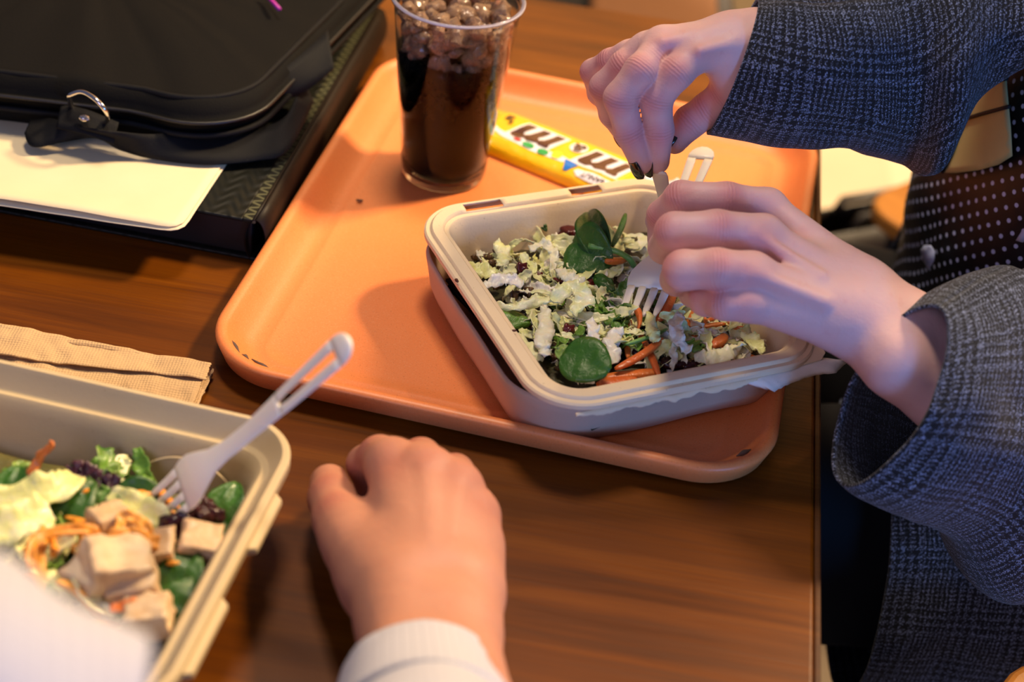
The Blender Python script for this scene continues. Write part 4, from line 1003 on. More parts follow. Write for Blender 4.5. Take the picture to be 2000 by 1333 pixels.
GR = 'shredded lettuce in the cream salad box'
LR = 'pale curled lettuce shred mixed into the salad in the cream box'
def scatter_R(meshes, name, cnt, region, label, cat, group, dz=(.0, .004), tilt=.45):
    k = 0
    for _ in range(cnt * 30):
        if k >= cnt: break
        px, py = region(rs)
        q = inR(px, py); d = q - bc; u, v = d.dot(bx_), d.dot(by_)
        if abs(u) > BW/2 - .034 or abs(v) > BD/2 - .034: continue
        q = q + Vector((0, 0, rs.uniform(*dz))); put(name, rs.choice(meshes), q, (rs.gauss(0, tilt), rs.gauss(0, tilt), rs.uniform(0, 6.28)), label, cat, group, rs.uniform(.8, 1.15)); k += 1
uni = lambda x0, x1, y0, y1: (lambda r: (r.uniform(x0, x1), r.uniform(y0, y1)))
scatter_R(V_letw, 'lettuce_shred', 90, uni(900, 1500, 480, 760), 'whitish flat lettuce shred low in the salad of the cream box', 'lettuce', 'whitish shreds low in the cream salad box', (-.002, .003))
scatter_R(V_let, 'lettuce_shred', 120, uni(900, 1250, 470, 700), 'pale yellow lettuce shred in the left half of the cream salad box', 'lettuce', 'yellow shreds in the left half of the cream box', (0, .006))
scatter_R(V_let + V_letw, 'lettuce_shred', 52, uni(1290, 1510, 590, 730), 'cream coloured lettuce shred right of the held fork in the cream salad box', 'lettuce', 'shreds right of the held fork', (0, .006))
scatter_R(V_letg, 'lettuce_shred', 30, uni(1080, 1290, 560, 700), 'dark green leafy shred in the middle of the cream salad box', 'lettuce', 'green shreds in the cream salad box', (-.001, .004))
scatter_R(V_letg, 'lettuce_shred', 8, uni(930, 1500, 470, 740), 'dark green leafy shred in the middle of the cream salad box', 'lettuce', 'green shreds in the cream salad box', (-.003, .001)) if False else None
scatter_R(V_lent, 'lentil', 60, uni(1030, 1110, 670, 740), 'tiny brown lentil in the near corner of the cream salad box', 'lentil', 'lentils in the near corner', (0, .004), 1)
scatter_R(V_lent, 'lentil', 40, uni(915, 990, 480, 530), 'tiny brown lentil at the left end of the cream salad box', 'lentil', 'lentils at the far left end', (0, .005), 1)
scatter_R(V_lent, 'lentil', 24, uni(960, 1060, 560, 700), 'tiny brown lentil along the left side of the cream salad box', 'lentil', 'lentils on the left side', (0, .003), 1)
scatter_R(V_car, 'carrot_stick', 14, uni(1330, 1480, 600, 700), 'orange carrot stick under the hand at the right of the cream box', 'carrot', 'carrot sticks under the hand', (.0, .004), .3)
def gdir(p, q): d = q - p; return math.atan2(d.y, d.x), math.atan2(d.z, math.hypot(d.x, d.y)), d.length
def span(name, me, L, p0, p1, label, cat, roll=0.0, group=None, thick=1.0):
    az, el_, d = gdir(p0, p1); e = Matrix.Rotation(az, 3, 'Z') @ Matrix.Rotation(-el_, 3, 'Y') @ Matrix.Rotation(roll, 3, 'X')
    s = d / L; return put(name, me, (p0 + p1) / 2, e.to_euler(), label, cat, group, (s, thick, thick))
mc = lambda L, w, h, c, s, m, nm: mesh_of(nm, stick(L, w, h, c, s, 16), m)
span('carrot_stick', mc(.04, .0048, .0030, .55, 1, M_carrot, 'carrot_stick'), .04, inR(1192, 712, .009), inR(1312, 672, .011), 'long glossy carrot stick bowed across the near salad in the cream box', 'carrot')
span('carrot_stick', mc(.04, .0040, .0030, -.2, 2, M_carrot, 'carrot_stick'), .04, inR(1232, 700, .002), inR(1222, 625, .004), 'thin carrot stick upright between the lettuce just below the held fork tines', 'carrot')
span('carrot_stick', mc(.04, .0044, .0030, .2, 3, M_carrot, 'carrot_stick'), .04, inR(1282, 735, .006), inR(1250, 640, .004), 'carrot stick slanting down under the long bowed stick', 'carrot')
span('carrot_stick', mc(.04, .0060, .0032, .1, 4, M_carrot, 'carrot_stick'), .04, inR(1180, 735, .003), inR(1290, 728, .004), 'broad carrot stick along the near edge beside the round leaf', 'carrot')
span('carrot_stick', mc(.04, .0085, .0034, .1, 5, M_carrot, 'carrot_stick'), .04, inR(1165, 752, .002), inR(1245, 738, .003), 'widest carrot slice against the near rim of the cream box', 'carrot')
span('carrot_stick', mc(.04, .0068, .0034, .35, 6, M_carrot, 'carrot_stick'), .04, inR(1276, 624, .008), inR(1330, 565, .014), 'carrot stick leaning up to the right of the held fork', 'carrot')
span('carrot_stick', mc(.04, .0056, .0040, -.8, 7, M_carrot, 'carrot_stick'), .04, inR(1232, 612, .010), inR(1262, 630, .008), 'short curved carrot piece at the tips of the held fork', 'carrot')
span('carrot_stick', mc(.04, .0050, .0040, .3, 8, M_carrot, 'carrot_stick'), .04, inR(1182, 505, .012), inR(1224, 514, .012), 'bright carrot end showing beside the tall leaf stalk', 'carrot')
span('carrot_stick', mc(.04, .0070, .0036, .2, 9, M_carrot, 'carrot_stick'), .04, inR(1385, 672, .007), inR(1425, 660, .008), 'bright orange carrot chip near the right end of the cream box', 'carrot')
span('green_stalk', mc(.04, .0026, .0026, .3, 10, M_stem, 'green_stalk'), .04, inR(1218, 668, .010), inR(1310, 650, .011), 'thin pale green stalk lying across the carrots', 'stalk')
span('green_stalk', mc(.04, .0040, .0030, .2, 11, M_spin, 'green_stalk'), .04, inR(1190, 480, .014), inR(1230, 420, .022), 'short dark green stalk sticking up behind the tall leaf', 'stalk')
for i, (x0, y0, x1, y1, w, lab) in enumerate(((1290, 705, 1345, 712, .010, 'dark red beet chunk at the near rim under the long carrot stick'), (1330, 715, 1372, 708, .007, 'dark beet sliver right of the larger beet chunk'), (1235, 690, 1300, 640, .008, 'dark beet slice deep below the carrot sticks'))):
    span('beet_slice', mc(.03, w, .005, .2, 20+i, M_beet, 'beet_slice'), .03, inR(x0, y0, .002), inR(x1, y1, .003), lab, 'beet')
for px, py, dz, s, lab in ((1020, 527, .008, 1.05, 'plump red cranberry in the pale lettuce at the left'), (1098, 551, .004, .9, 'dark red cranberry among lettuce at the centre left'), (1112, 648, .004, 1.0, 'wrinkled brown raisin left of the green shreds'), (1150, 552, .004, .8, 'purple cranberry below the tall leaf'), (1052, 540, .002, .7, 'half hidden small cranberry between the two redder ones'), (1110, 455, .002, 1.3, 'dark dried fruit in the far corner behind the tall leaf'), (1070, 625, .004, .5, 'tiny orange brown fruit bit on a pale shred')):
    put('cranberry', V_cran[int(px) % 4], inR(px, py, dz), (rs.uniform(0, 3), .2, rs.uniform(0, 3)), lab, 'dried fruit', None, (s*1.25, s, s*.9))
# big individual leaves
def aim(name, me, c, dirv, nrm, label, cat, sc=1.0, group=None):
    d = Vector(dirv).normalized(); n_ = Vector(nrm); n_ = (n_ - d*n_.dot(d)).normalized(); y = n_.cross(d)
    o = bpy.data.objects.new(name, me); link(o); M = Matrix((d, y, n_)).transposed().to_4x4() @ Matrix.Diagonal((sc, sc, sc, 1)); M.translation = c; o.matrix_world = M; return tag(o, label, cat, group)
rd_leaf = mesh_of('spinach_leaf', leaf(.033, .034, .10, .02, 1, round_=.50), M_spin)
a = inR(1108, 692, .010); b = inR(1188, 730, .013)
aim('spinach_leaf', rd_leaf, inR(1144, 704, .0165), b - a, (-.1, -.55, .8), 'round glossy dark green leaf lying by the near corner of the cream box', 'leaf')
up = mesh_of('spinach_leaf', leaf(.054, .024, .45, .45, 2, round_=.62), M_spin)
sp0 = inR(1200, 520, .010); sp1 = P(1150, 395, .066)
o = aim('spinach_leaf', up, (sp0 + sp1)/2 + Vector((-.006, 0, .002)), sp1 - sp0, (-.15, -.9, .55), 'tall folded dark green spinach leaf standing up beside the hand', 'leaf', 1.0)
lo_ = mesh_of('spinach_leaf', leaf(.034, .040, .3, .30, 3, round_=.5), M_spin)
aim('spinach_leaf', lo_, inR(1150, 492, .014), P(1190, 515, .06) - P(1115, 470, .06), (-.2, -.8, .6), 'broad dark green leaf at the foot of the tall folded leaf', 'leaf')
tube('leaf_stalk', catmull([inR(1150, 480, .018), inR(1200, 490, .018), inR(1228, 505, .015), inR(1238, 520, .008)], 5), [.0021]*16, M_stem); bpy.data.objects['leaf_stalk']; tag(bpy.data.objects['leaf_stalk'], 'bright green leaf stalk curving to the held fork', 'stalk')
br = mesh_of('lettuce_leaf', leaf(.032, .018, .2, -.3, 4), M_letg)
aim('lettuce_leaf', br, inR(990, 618, .008), inR(1032, 615, .008) - inR(950, 605, .008), (0, -.3, .9), 'bright shiny green leaf against the left rim of the cream box', 'leaf')
sm = mesh_of('spinach_leaf', leaf(.022, .012, .2, -.3, 5), M_spin)
aim('spinach_leaf', sm, inR(1180, 548, .008), inR(1205, 570, .006) - inR(1160, 530, .008), (0, -.4, .9), 'small green leaf tip below the tall folded leaf', 'leaf')
for i, (px, py) in enumerate(((1062, 442), (1075, 470))): aim('herb_fleck', mesh_of('herb_fleck', leaf(.008, .005, .2, 0, 6+i), M_spin), P(px, py, .036 + (.008 if i == 0 else 0)), (.5, -.6, -.4), (0, -.8, .6), ('upper' if i == 0 else 'lower') + ' green herb fleck stuck to the far wall of the cream box', 'leaf')
yl = mesh_of('lettuce_leaf', leaf(.016, .012, .2, -.1, 9), M_letg)
aim('lettuce_leaf', yl, inR(1106, 690, .012), (.5, -.3, 0), (-.2, -.5, .8), 'yellow green leaf edge beside the round dark leaf', 'leaf')
# named lettuce pieces near the front
def shred(pts, w, m, label, seed, ruffle=.0014, th=.0005, group=None):
    C_ = catmull([inR(*p) for p in pts], 12); vs = []; fs = []; n = len(C_)
    for i, c in enumerate(C_):
        d = (C_[min(i+1, n-1)] - C_[max(i-1, 0)]).normalized(); t_ = i/(n-1); vw = (Vector((0, 0, CH)) - c).normalized(); s_ = d.cross(Vector((0, -.45, .9))).normalized(); u_ = s_.cross(d)
        ww = w * (1 - .6*abs(2*t_-1)**2.5) * (1 + .45*mnoise.noise(Vector((t_*6, seed, 0))) + .35*mnoise.noise(Vector((t_*21, seed, 2))))
        c = c + Vector((mnoise.noise(Vector((t_*5, seed, 7))), mnoise.noise(Vector((t_*5, seed, 9))), 0)) * .0022
        for j in range(5):
            x = j/4 - .5; vs.append(c + s_*x*ww + u_*(ww*.35*x*x*(1 if seed % 2 else -1) + ruffle*2*abs(x)*(math.sin(t_*19+seed+(3 if x > 0 else 0)) + .8*math.sin(t_*47+seed*2+x*5))))
    for i in range(n-1):
        for j in range(4): k = i*5+j; fs.append((k, k+1, k+6, k+5))
    o = mk('lettuce_shred', vs, fs, m); solid(o, th, 0); return tag(o, label, 'lettuce', group)
shred([(1035, 488, .012), (1060, 478, .014), (1082, 495, .013), (1078, 530, .010)], .007, M_letw, 'arched cream shred at the far left end, bending over like a hook', 1)
shred([(970, 470, .012), (985, 500, .012), (975, 520, .010)], .010, M_let, 'pale green folded shred at the far left tip of the salad', 2)
shred([(905, 520, .006), (940, 528, .010), (975, 540, .010)], .010, M_let, 'broad yellow shred lying against the left wall', 3)
shred([(950, 590, .010), (1000, 600, .012), (1060, 588, .013), (1100, 582, .013)], .006, M_let, 'long yellow green shred running across the left half', 4)
shred([(1080, 590, .014), (1115, 563, .017), (1140, 580, .016), (1120, 615, .012)], .012, M_let, 'wide pale curl at the centre left, shaped like a hook', 5)
shred([(1062, 600, .014), (1066, 640, .014), (1060, 670, .013), (1070, 695, .010)], .011, M_letw, 'white ruffled shred hanging toward the near left rim', 6)
shred([(1150, 625, .012), (1160, 650, .013), (1150, 670, .010)], .008, M_letw, 'small white curled shred left of the green shreds', 7)
shred([(1210, 640, .010), (1195, 670, .012), (1200, 710, .010)], .010, M_letw, 'translucent white shred beside the thin carrot sticks', 8)
shred([(1330, 612, .016), (1320, 650, .016), (1345, 690, .012)], .009, M_letw, 'pointed pale shred draped over the beet and carrots', 9)
shred([(1268, 610, .014), (1275, 645, .015), (1282, 668, .013)], .008, M_let, 'pale green shred hanging from the held fork tines', 10)
shred([(1312, 650, .013), (1316, 690, .012), (1312, 722, .010)], .0045, M_letw, 'narrow pale shred crossing the beet chunk upright', 11)
shred([(1360, 690, .009), (1385, 700, .010), (1420, 690, .010), (1440, 675, .010)], .011, M_letw, 'crumpled cream shred at the right of the beet', 12)
shred([(1450, 640, .010), (1470, 665, .011), (1490, 690, .008)], .010, M_let, 'cream shred at the far right end against the wall', 13)
shred([(1350, 665, .010), (1362, 685, .010)], .011, M_letg, 'light green chunk in the cream lettuce at the right', 14)
shred([(945, 560, .010), (990, 545, .012), (1020, 560, .011)], .009, M_letw, 'cream shred left of the plump cranberry', 15)
shred([(1090, 525, .012), (1110, 540, .012), (1140, 552, .010)], .009, M_letw, 'wet white shred ending under the tall leaf', 16)
shred([(1110, 735, .006), (1140, 730, .007), (1155, 750, .006)], .012, M_letw, 'white onion-like shred below the round leaf', 17)
shred([(1010, 650, .006), (1035, 680, .008), (1055, 705, .006)], .007, M_let, 'thin pale green shred along the near left rim', 18)

# left salad
HUl, HVl = LW/2 - .030, LD/2 - .030
def hL(u, v): return .032 + .010*math.exp(-((u-.02)**2 + (v+.03)**2)/.004) + .003*mnoise.noise(Vector((u*40, v*40, 7)))
toL = lambda u, v, z: lc + lx*u + ly*v + Vector((0, 0, z)); lc0 = Vector((lc.x, lc.y, 0)); lc = lc0
vs = []; fs = []
for i in range(nU + 1):
    for j in range(nU + 1):
        u = (i/nU - .5)*2*HUl; v = (j/nU - .5)*2*HVl; z = hL(u, v) - .005; k = max(abs(u)/HUl, abs(v)/HVl)
        if k > .9: z -= .012*(k-.9)/.1
        vs.append(toL(u, v, z))
for i in range(nU):
    for j in range(nU): a = i*(nU+1)+j; fs.append((a, a+nU+1, a+nU+2, a+1))
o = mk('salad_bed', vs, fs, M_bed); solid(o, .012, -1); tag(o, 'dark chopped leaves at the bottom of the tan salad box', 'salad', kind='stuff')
def inL(px, py, dz=0.0):
    z = .04
    for _ in range(5):
        q = P(px, py, z) - lc; z = hL(q.dot(lx), q.dot(ly)) + dz
    return P(px, py, z)
def scatter_L(meshes, name, cnt, region, label, cat, group, dz=(.0, .004), tilt=.45, scl=(.85, 1.2)):
    k = 0
    for _ in range(cnt*40):
        if k >= cnt: break
        px, py = region(rs); q = inL(px, py); d = q - lc; u, v = d.dot(lx), d.dot(ly)
        if abs(u) > HUl - .006 or abs(v) > HVl - .006: continue
        put(name, rs.choice(meshes), q + Vector((0, 0, rs.uniform(*dz))), (rs.gauss(0, tilt), rs.gauss(0, tilt), rs.uniform(0, 6.28)), label, cat, group, rs.uniform(*scl)); k += 1
scatter_L(V_let, 'lettuce_shred', 34, uni(-40, 260, 940, 1250), 'pale lettuce shred under the cheese in the tan salad box', 'lettuce', 'lettuce in the tan salad box', (0, .006), .4, (1.1, 1.6))
scatter_L(V_letg, 'lettuce_shred', 40, uni(-40, 470, 900, 1330), 'green lettuce shred among the pieces in the tan salad box', 'lettuce', 'green lettuce in the tan salad box', (-.002, .004), .5, (1.1, 1.7))
scatter_L(V_chz, 'cheese_shred', 40, uni(60, 330, 990, 1240), 'orange cheese shred over the lettuce in the tan salad box', 'cheese', 'cheese shreds in the tan salad box', (.006, .011), .35)
V_leafg = [mesh_of('spinach_leaf', leaf(.030, .024, .3, .1, 20+i), M_spin) for i in range(4)]
for px, py, ang, dz, sc, lab in ((135, 985, 1.2, .012, 1.25, 'large upright dark green leaf in the middle of the tan salad box'), (270, 965, .4, .010, .9, 'round green leaf beside the fork tines in the tan box'), (20, 950, 1.5, .012, .9, 'frilly green leaf at the left end of the tan box'), (350, 1130, 1.4, .006, 1.2, 'dark green leaf by the near right side of the tan box'),
        (440, 985, 1.4, .004, 1.0, 'green leaf in the right corner of the tan box behind the fork'), (310, 1095, .2, .004, 1.1, 'green leaf below the chicken cubes in the tan box'), (350, 1180, 1.3, .004, 1.1, 'dark leaf nearest the frame edge in the tan box'), (370, 1010, 1.0, .002, 1.0, 'dark leaf under the berries in the tan box'), (400, 1060, 1.2, .002, 1.1, 'dark leaf just beside the pale chicken cube')):
    c = inL(px, py, dz); aim('spinach_leaf', V_leafg[int(px) % 4], c, (math.cos(ang), math.sin(ang)*.6, math.sin(ang)*.35), (-.1, -.6, .75), lab, 'leaf', sc)
def cube(s, seed):
    rr_ = random.Random(seed); bm = bmesh.new(); bmesh.ops.create_cube(bm, size=s); bmesh.ops.subdivide_edges(bm, edges=bm.edges[:], cuts=9, use_grid_fill=True)
    for v in bm.verts: v.co = Vector((v.co.x*1.1, v.co.y*.95, v.co.z*.8)) * (1 + .20*mnoise.noise(v.co*110 + Vector((seed, 0, 0))) + .06*mnoise.noise(v.co*420 + Vector((seed, 0, 0))))
    me = bpy.data.meshes.new('chicken_cube'); bm.to_mesh(me); bm.free(); me.materials.append(M_chick); me.polygons.foreach_set('use_smooth', [True]*len(me.polygons)); return me
for i, (px, py, dz, s, rz, lab) in enumerate(((392, 1062, .010, .019, .15, 'pale square chicken cube nearest the right side of the tan box'), (305, 1075, .008, .018, .2, 'chicken cube under the cheese left of the square cube'), (225, 1110, .014, .028, .5, 'largest chicken chunk on top of the tan box salad'), (185, 1125, .008, .022, 1.0, 'chicken chunk at the left of the largest one'), (262, 1145, .008, .022, .3, 'browned chicken chunk below the largest one'), (290, 1205, .010, .020, .1, 'pale chicken cube near the front of the tan box'), (215, 1020, .012, .018, .7, 'whitish chicken piece behind the cheese shreds'))):
    put('chicken_cube', cube(s, i), inL(px, py, dz), (rs.uniform(-.25, .25), rs.uniform(-.25, .25), rz), lab, 'chicken')
for i, (px, py, lab) in enumerate(((378, 1005, 'dark berry right under the fork in the tan box'), (398, 1018, 'dark berry right of the fork tip berry'), (420, 1005, 'shiny dark berry nearest the right wall'), (358, 1022, 'dark berry left of the others at the tines'), (335, 1030, 'leftmost dark berry by the chicken cube'), (405, 995, 'rear dark berry behind the shiny one'))):
    me = chunk(.0062, 100+i, 3); me.materials.append(M_beet); me.polygons.foreach_set('use_smooth', [True]*len(me.polygons)); put('berry', me, inL(px, py, .010), (0, 0, i), lab, 'berry')
def shredL(pts, w, m, label, cat, name, seed, th=.001, ruffle=.0010):
    C_ = catmull([inL(*p) for p in pts], 10); vs = []; fs = []; n = len(C_)
    for i, c in enumerate(C_):
        d = (C_[min(i+1, n-1)] - C_[max(i-1, 0)]).normalized(); t_ = i/(n-1); s_ = d.cross(Vector((0, -.5, .85))).normalized(); u_ = s_.cross(d); ww = w*(1-.5*abs(2*t_-1)**3) * (1 + .4*mnoise.noise(Vector((t_*6, seed, 0))))
        for j in range(5): x = j/4-.5; vs.append(c + s_*x*ww + u_*(ww*.6*x*x + ruffle*2*abs(x)*(math.sin(t_*16+seed) + .7*math.sin(t_*37+x*4))))
    for i in range(n-1):
        for j in range(4): k = i*5+j; fs.append((k, k+1, k+6, k+5))
    o = mk(name, vs, fs, m); solid(o, th, 0); return tag(o, label, cat)
shredL([(-20, 985, .012), (60, 965, .016), (120, 950, .02), (150, 930, .016)], .018, M_let, 'long pale yellow lettuce rib at the left of the tan box', 'lettuce', 'lettuce_shred', 1)
shredL([(-20, 1045, .014), (50, 1015, .016), (100, 1000, .016)], .022, M_let, 'broad yellow green lettuce rib at the left edge of the photo', 'lettuce', 'lettuce_shred', 2)
shredL([(215, 965, .012), (270, 990, .014), (335, 1028, .012)], .014, M_let, 'pale green lettuce rib running under the fork tines', 'lettuce', 'lettuce_shred', 3)
shredL([(50, 945, .012), (75, 900, .022), (105, 865, .034)], .005, M_purple if False else M_carrot, 'thin pinkish stalk sticking up toward the far wall of the tan box', 'stalk', 'red_stalk', 4)
shredL([(60, 1110, .016), (75, 1050, .020), (170, 1035, .020), (190, 1060, .016)], .006, M_cheese, 'long bent orange cheese strip at the left of the chicken', 'cheese', 'cheese_shred', 5)
shredL([(210, 1045, .022), (270, 1052, .022), (310, 1062, .020)], .009, M_cheese, 'thick orange cheese strip lying over the chicken', 'cheese', 'cheese_shred', 6)
shredL([(235, 1040, .02), (240, 1010, .022), (275, 1020, .022), (300, 1055, .018)], .006, M_cheese, 'looped orange cheese strip above the thick one', 'cheese', 'cheese_shred', 7)
shredL([(215, 1190, .012), (270, 1180, .014), (325, 1165, .012)], .006, M_carrot, 'carrot strip near the front of the tan box', 'carrot', 'carrot_stick', 8)
shredL([(330, 1300, .010), (345, 1270, .012), (362, 1245, .010)], .007, M_cheese, 'orange cheese strip against the near right wall', 'cheese', 'cheese_shred', 9)
for i, (px, py) in enumerate(((150, 925), (175, 930), (195, 940), (215, 950))): shredL([(px-14, py, .008), (px, py-6, .010), (px+14, py+4, .008)], .010, M_purple, ('first', 'second', 'third', 'fourth')[i] + ' purple leaf scrap from the left along the far side of the tan box', 'leaf', 'purple_leaf', i)

# ------------------------------------------------------------ binder, envelope, bag on the left
t = NT('embossed_cover'); v = t.coord(); sp = t.n('ShaderNodeSeparateXYZ'); t.l(v, sp.inputs[0])
wv = t.math('SINE', t.math('ADD', t.math('MULTIPLY', sp.outputs[1], 520.), t.math('MULTIPLY', t.math('SINE', t.math('MULTIPLY', sp.outputs[0], 330.)), 2.6)))
t.set(Base_Color=hexc('#14150f'), Roughness=.5, Specular_IOR_Level=.25); t.bump(wv, .35, .0008); M_cover = t.m
t = NT('binder_band'); v = t.coord(); sp = t.n('ShaderNodeSeparateXYZ'); t.l(v, sp.inputs[0])
z1 = t.math('ABSOLUTE', t.math('SUBTRACT', t.math('FRACT', t.math('MULTIPLY', sp.outputs[1], 110.)), .5)); z2 = t.math('MULTIPLY', t.math('ADD', sp.outputs[0], .011), 45.)
zz = t.math('LESS_THAN', t.math('ABSOLUTE', t.math('SUBTRACT', z1, z2)), .12)
t.set(Base_Color=t.mix(zz, hexc('#1e1e16'), hexc('#55553e')), Roughness=.5, Specular_IOR_Level=.2); t.bump(zz, .5, .0005); M_band = t.m
M_side = mat('binder_side', '#1d140c', .5, Specular_IOR_Level=.2); M_fab = mat('black_nylon', '#090807', .8, bump=.5, bscale=900, bdist=.0006, Specular_IOR_Level=.15); M_fab2 = mat('black_webbing', '#0c0c0e', .7, bump=.6, bscale=1100, bdist=.0006, Specular_IOR_Level=.2)
Rb_ = math.radians(-6.2); BZ = .034
corner = P(500, 432, BZ)
binder = empty('binder', (corner.x, corner.y, 0), 'black embossed binder lying flat under the envelope and the black bag', 'binder', rz=Rb_)
box('cover', M_cover, binder, (-.36, 0, BZ - .003), (-.0095, .352, BZ), .0012, 2)
box('cover', M_cover, binder, (-.36, 0, .0), (-.0, .352, .003), .0012, 2)
box('pages', mat('binder_inside', '#0c0b0d', .5), binder, (-.35, .004, .003), (-.004, .348, BZ - .003), .001, 2)
bd = box('border_band', M_band, binder, (-.0100, 0, BZ - .003), (-.0005, .352, BZ + .0003), .001, 2)
R = [(Vector((-.0005, y, BZ/2)), Vector((0, 0, BZ/2)), Vector((.007, 0, 0))) for y in (0, .06, .12, .18, .24, .30, .352)]
loft('rounded_side', R, M_side, binder, 24, 2, world=False, thick=.001)
M_env_t = NT('manila_paper'); _v = M_env_t.coord(); M_env_t.set(Base_Color=M_env_t.mix(M_env_t.noise(_v, 25, 3), hexc('#ead9b4'), hexc('#e2cfa6')), Roughness=.7); M_env_t.bump(M_env_t.noise(_v, 300, 3), .15, .0004); M_env = M_env_t.m
e_br = P(352, 452, BZ + .002); e_dir = (P(440, 318, BZ + .002) - e_br).normalized(); e_left = (P(0, 398, BZ + .002) - P(320, 446, BZ + .002)).normalized()
env = empty('envelope', (e_br.x, e_br.y, BZ), 'cream manila envelope with creased edge lying on the black binder', 'envelope')
def sheet(name, z0, sag, gap, m, ins):
    vs = []; fs = []; n1, n2 = 40, 24
    for i in range(n1 + 1):
        for j in range(n2 + 1):
            a, b = i/n1, j/n2; p = e_left*(a*.30 + ins) + e_dir*(b*.20 + ins)
            # rounded corner
            da, db = a*.30, b*.20
            if da < .012 and db < .012:
                q = math.hypot(.012-da, .012-db)
                if q > .012: p += (e_left*(.012-da) + e_dir*(.012-db)) * (1 - .012/q)
            z = z0 + sag * math.exp(-(b*.20/.02)**2) * math.sin(PI*min(1, a*1.3)) + .0004*mnoise.noise(Vector((a*9, b*9, z0*100)))
            for cpos in (.014, .021, .027): z -= .0004*math.exp(-((a*.30 - cpos)/.0010)**2)
            vs.append(Vector((p.x, p.y, z)))
    for i in range(n1):
        for j in range(n2): a = i*(n2+1)+j; fs.append((a, a+n2+1, a+n2+2, a+1))
    return solid(mk(name, vs, fs, m, env), .0005, 0)
sheet('envelope_back', .0015, 0, 0, M_env, -.0012); sheet('envelope_front', .0030, .0030, 0, M_env, .0006)
# bag
gA = math.radians(-14); bzt = .080
gc = P(436, 203, bzt) 
bag = empty('laptop_bag', (gc.x, gc.y, BZ + .004), 'black nylon laptop bag with metal ring and webbing straps on the binder', 'bag', rz=gA)
BWd, BDp, BH = .42, .34, bzt - BZ - .004
outl = dense_rrect(BWd, BDp, .055, 12, .012); N = len(outl); vs = []; fs = []
ox, oy = -BWd/2 + .012, BDp/2 - .010
lev = [(.020, -.002), (.004, .001), (-.002, .010), (-.006, .03), (-.006, BH*.55), (-.004, BH*.8), (.0, BH*.93), (.0035, BH*.985), (.010, BH), (.024, BH+.001), (.05, BH + .004), (.09, BH + .007), (.13, BH + .008)]
for ins, z in lev:
    for x, y in outl:
        f = 1 - ins / (BDp/2); fx = 1 - ins / (BWd/2); w_ = .005*mnoise.noise(Vector((x*14, y*14, z*20))) + .002*mnoise.noise(Vector((x*45, y*45, z*40)))
        vs.append((x*fx + ox, y*f + oy, z + (w_ if z > BH*.9 else 0)) if z > BH*.9 else (x*(fx + w_*2) + ox, y*(f + w_*2) + oy, z))
for j in range(len(lev)-1):
    for i in range(N): fs.append((j*N+i, j*N+(i+1) % N, (j+1)*N+(i+1) % N, (j+1)*N+i))
fs.append(tuple((len(lev)-1)*N+i for i in range(N)))
skew = lambda p: (p[0], p[1] + .26*min(0, p[0] + .06), p[2])
vs = [skew(p) for p in vs]
mk('bag_body', vs, fs, M_fab, bag)
def outline_at(ins, z): return [Vector(skew(q)) for q in [(x*(1-ins/(BWd/2)) + ox, y*(1-ins/(BDp/2)) + oy, z) for x, y in outl]]
tube('piping', outline_at(.004, BH - .001), .0022, M_fab2, bag, 8, closed=True)
tube('piping', outline_at(-.006, BH*.42), .0022, M_fab2, bag, 8, closed=True)
zp = outline_at(-.0065, BH*.66); tube('zipper', zp, .0016, M_black, bag, 6, closed=True)
p0, p1 = P(518, -12, bzt + .010), P(546, 18, bzt + .010)
M_pink = mat('pink_cord', '#b32a9c', .5); tube('zip_pull_cord', inv(bag, [p0, p0.lerp(p1, .5), p1]), .0016, M_pink, bag, 8)
def strap(name, prs, m=M_fab2, th=.0016):
    A_ = catmull([P(*a) for a, b in prs], 8); B_ = catmull([P(*b) for a, b in prs], 8); vs = []; fs = []
    for a, b in zip(A_, B_):
        for j in range(5): vs.append(a.lerp(b, j/4))
    for i in range(len(A_)-1):
        for j in range(4): k = i*5+j; fs.append((k, k+5, k+6, k+1))
    return solid(mk(name, inv(bag, vs), fs, m, bag), th, 0)
strap('shoulder_strap', [((60, 236, .050), (48, 262, .046)), ((100, 232, .054), (70, 287, .044)), ((176, 252, .062), (180, 268, .046)), ((230, 258, .060), (235, 292, .042)), ((300, 262, .056), (305, 312, .040)), ((400, 253, .052), (405, 321, .040)), ((500, 252, .050), (500, 314, .040)), ((560, 225, .052), (562, 294, .042)), ((590, 150, .056), (612, 200, .044))])
strap('side_tab', [((396, 256, .050), (470, 262, .046)), ((462, 206, .060), (520, 214, .048)), ((560, 130, .075), (600, 176, .058)), ((640, 60, .085), (652, 134, .070))])
strap('side_tab', [((120, 205, .064), (110, 250, .056)), ((170, 215, .066), (165, 262, .056)), ((232, 240, .060), (222, 282, .050))])
tring = [P(135, 187, .078), P(160, 180, .084), P(186, 194, .084), (P(205, 215, .078)), P(211, 232, .068), P(200, 240, .060), P(170, 232, .058), P(142, 212, .064)]
t = NT('polished_steel'); t.set(Base_Color=(.75, .70, .66, 1), Metallic=1.0, Roughness=.16); M_steel = t.m
tube('metal_ring', inv(bag, catmull(tring + [tring[0]], 5)[:-1]), .0019, M_steel, bag, 10, closed=True)
bm = bmesh.new(); bmesh.ops.create_uvsphere(bm, u_segments=16, v_segments=10, radius=.0042); me = bpy.data.meshes.new('stud'); bm.to_mesh(me); bm.free(); me.materials.append(M_steel)
o = link(bpy.data.objects.new('stud', me), bag); o.location = inv(bag, [P(165, 231, .066)])[0]; o.scale = (1, .8, .6)

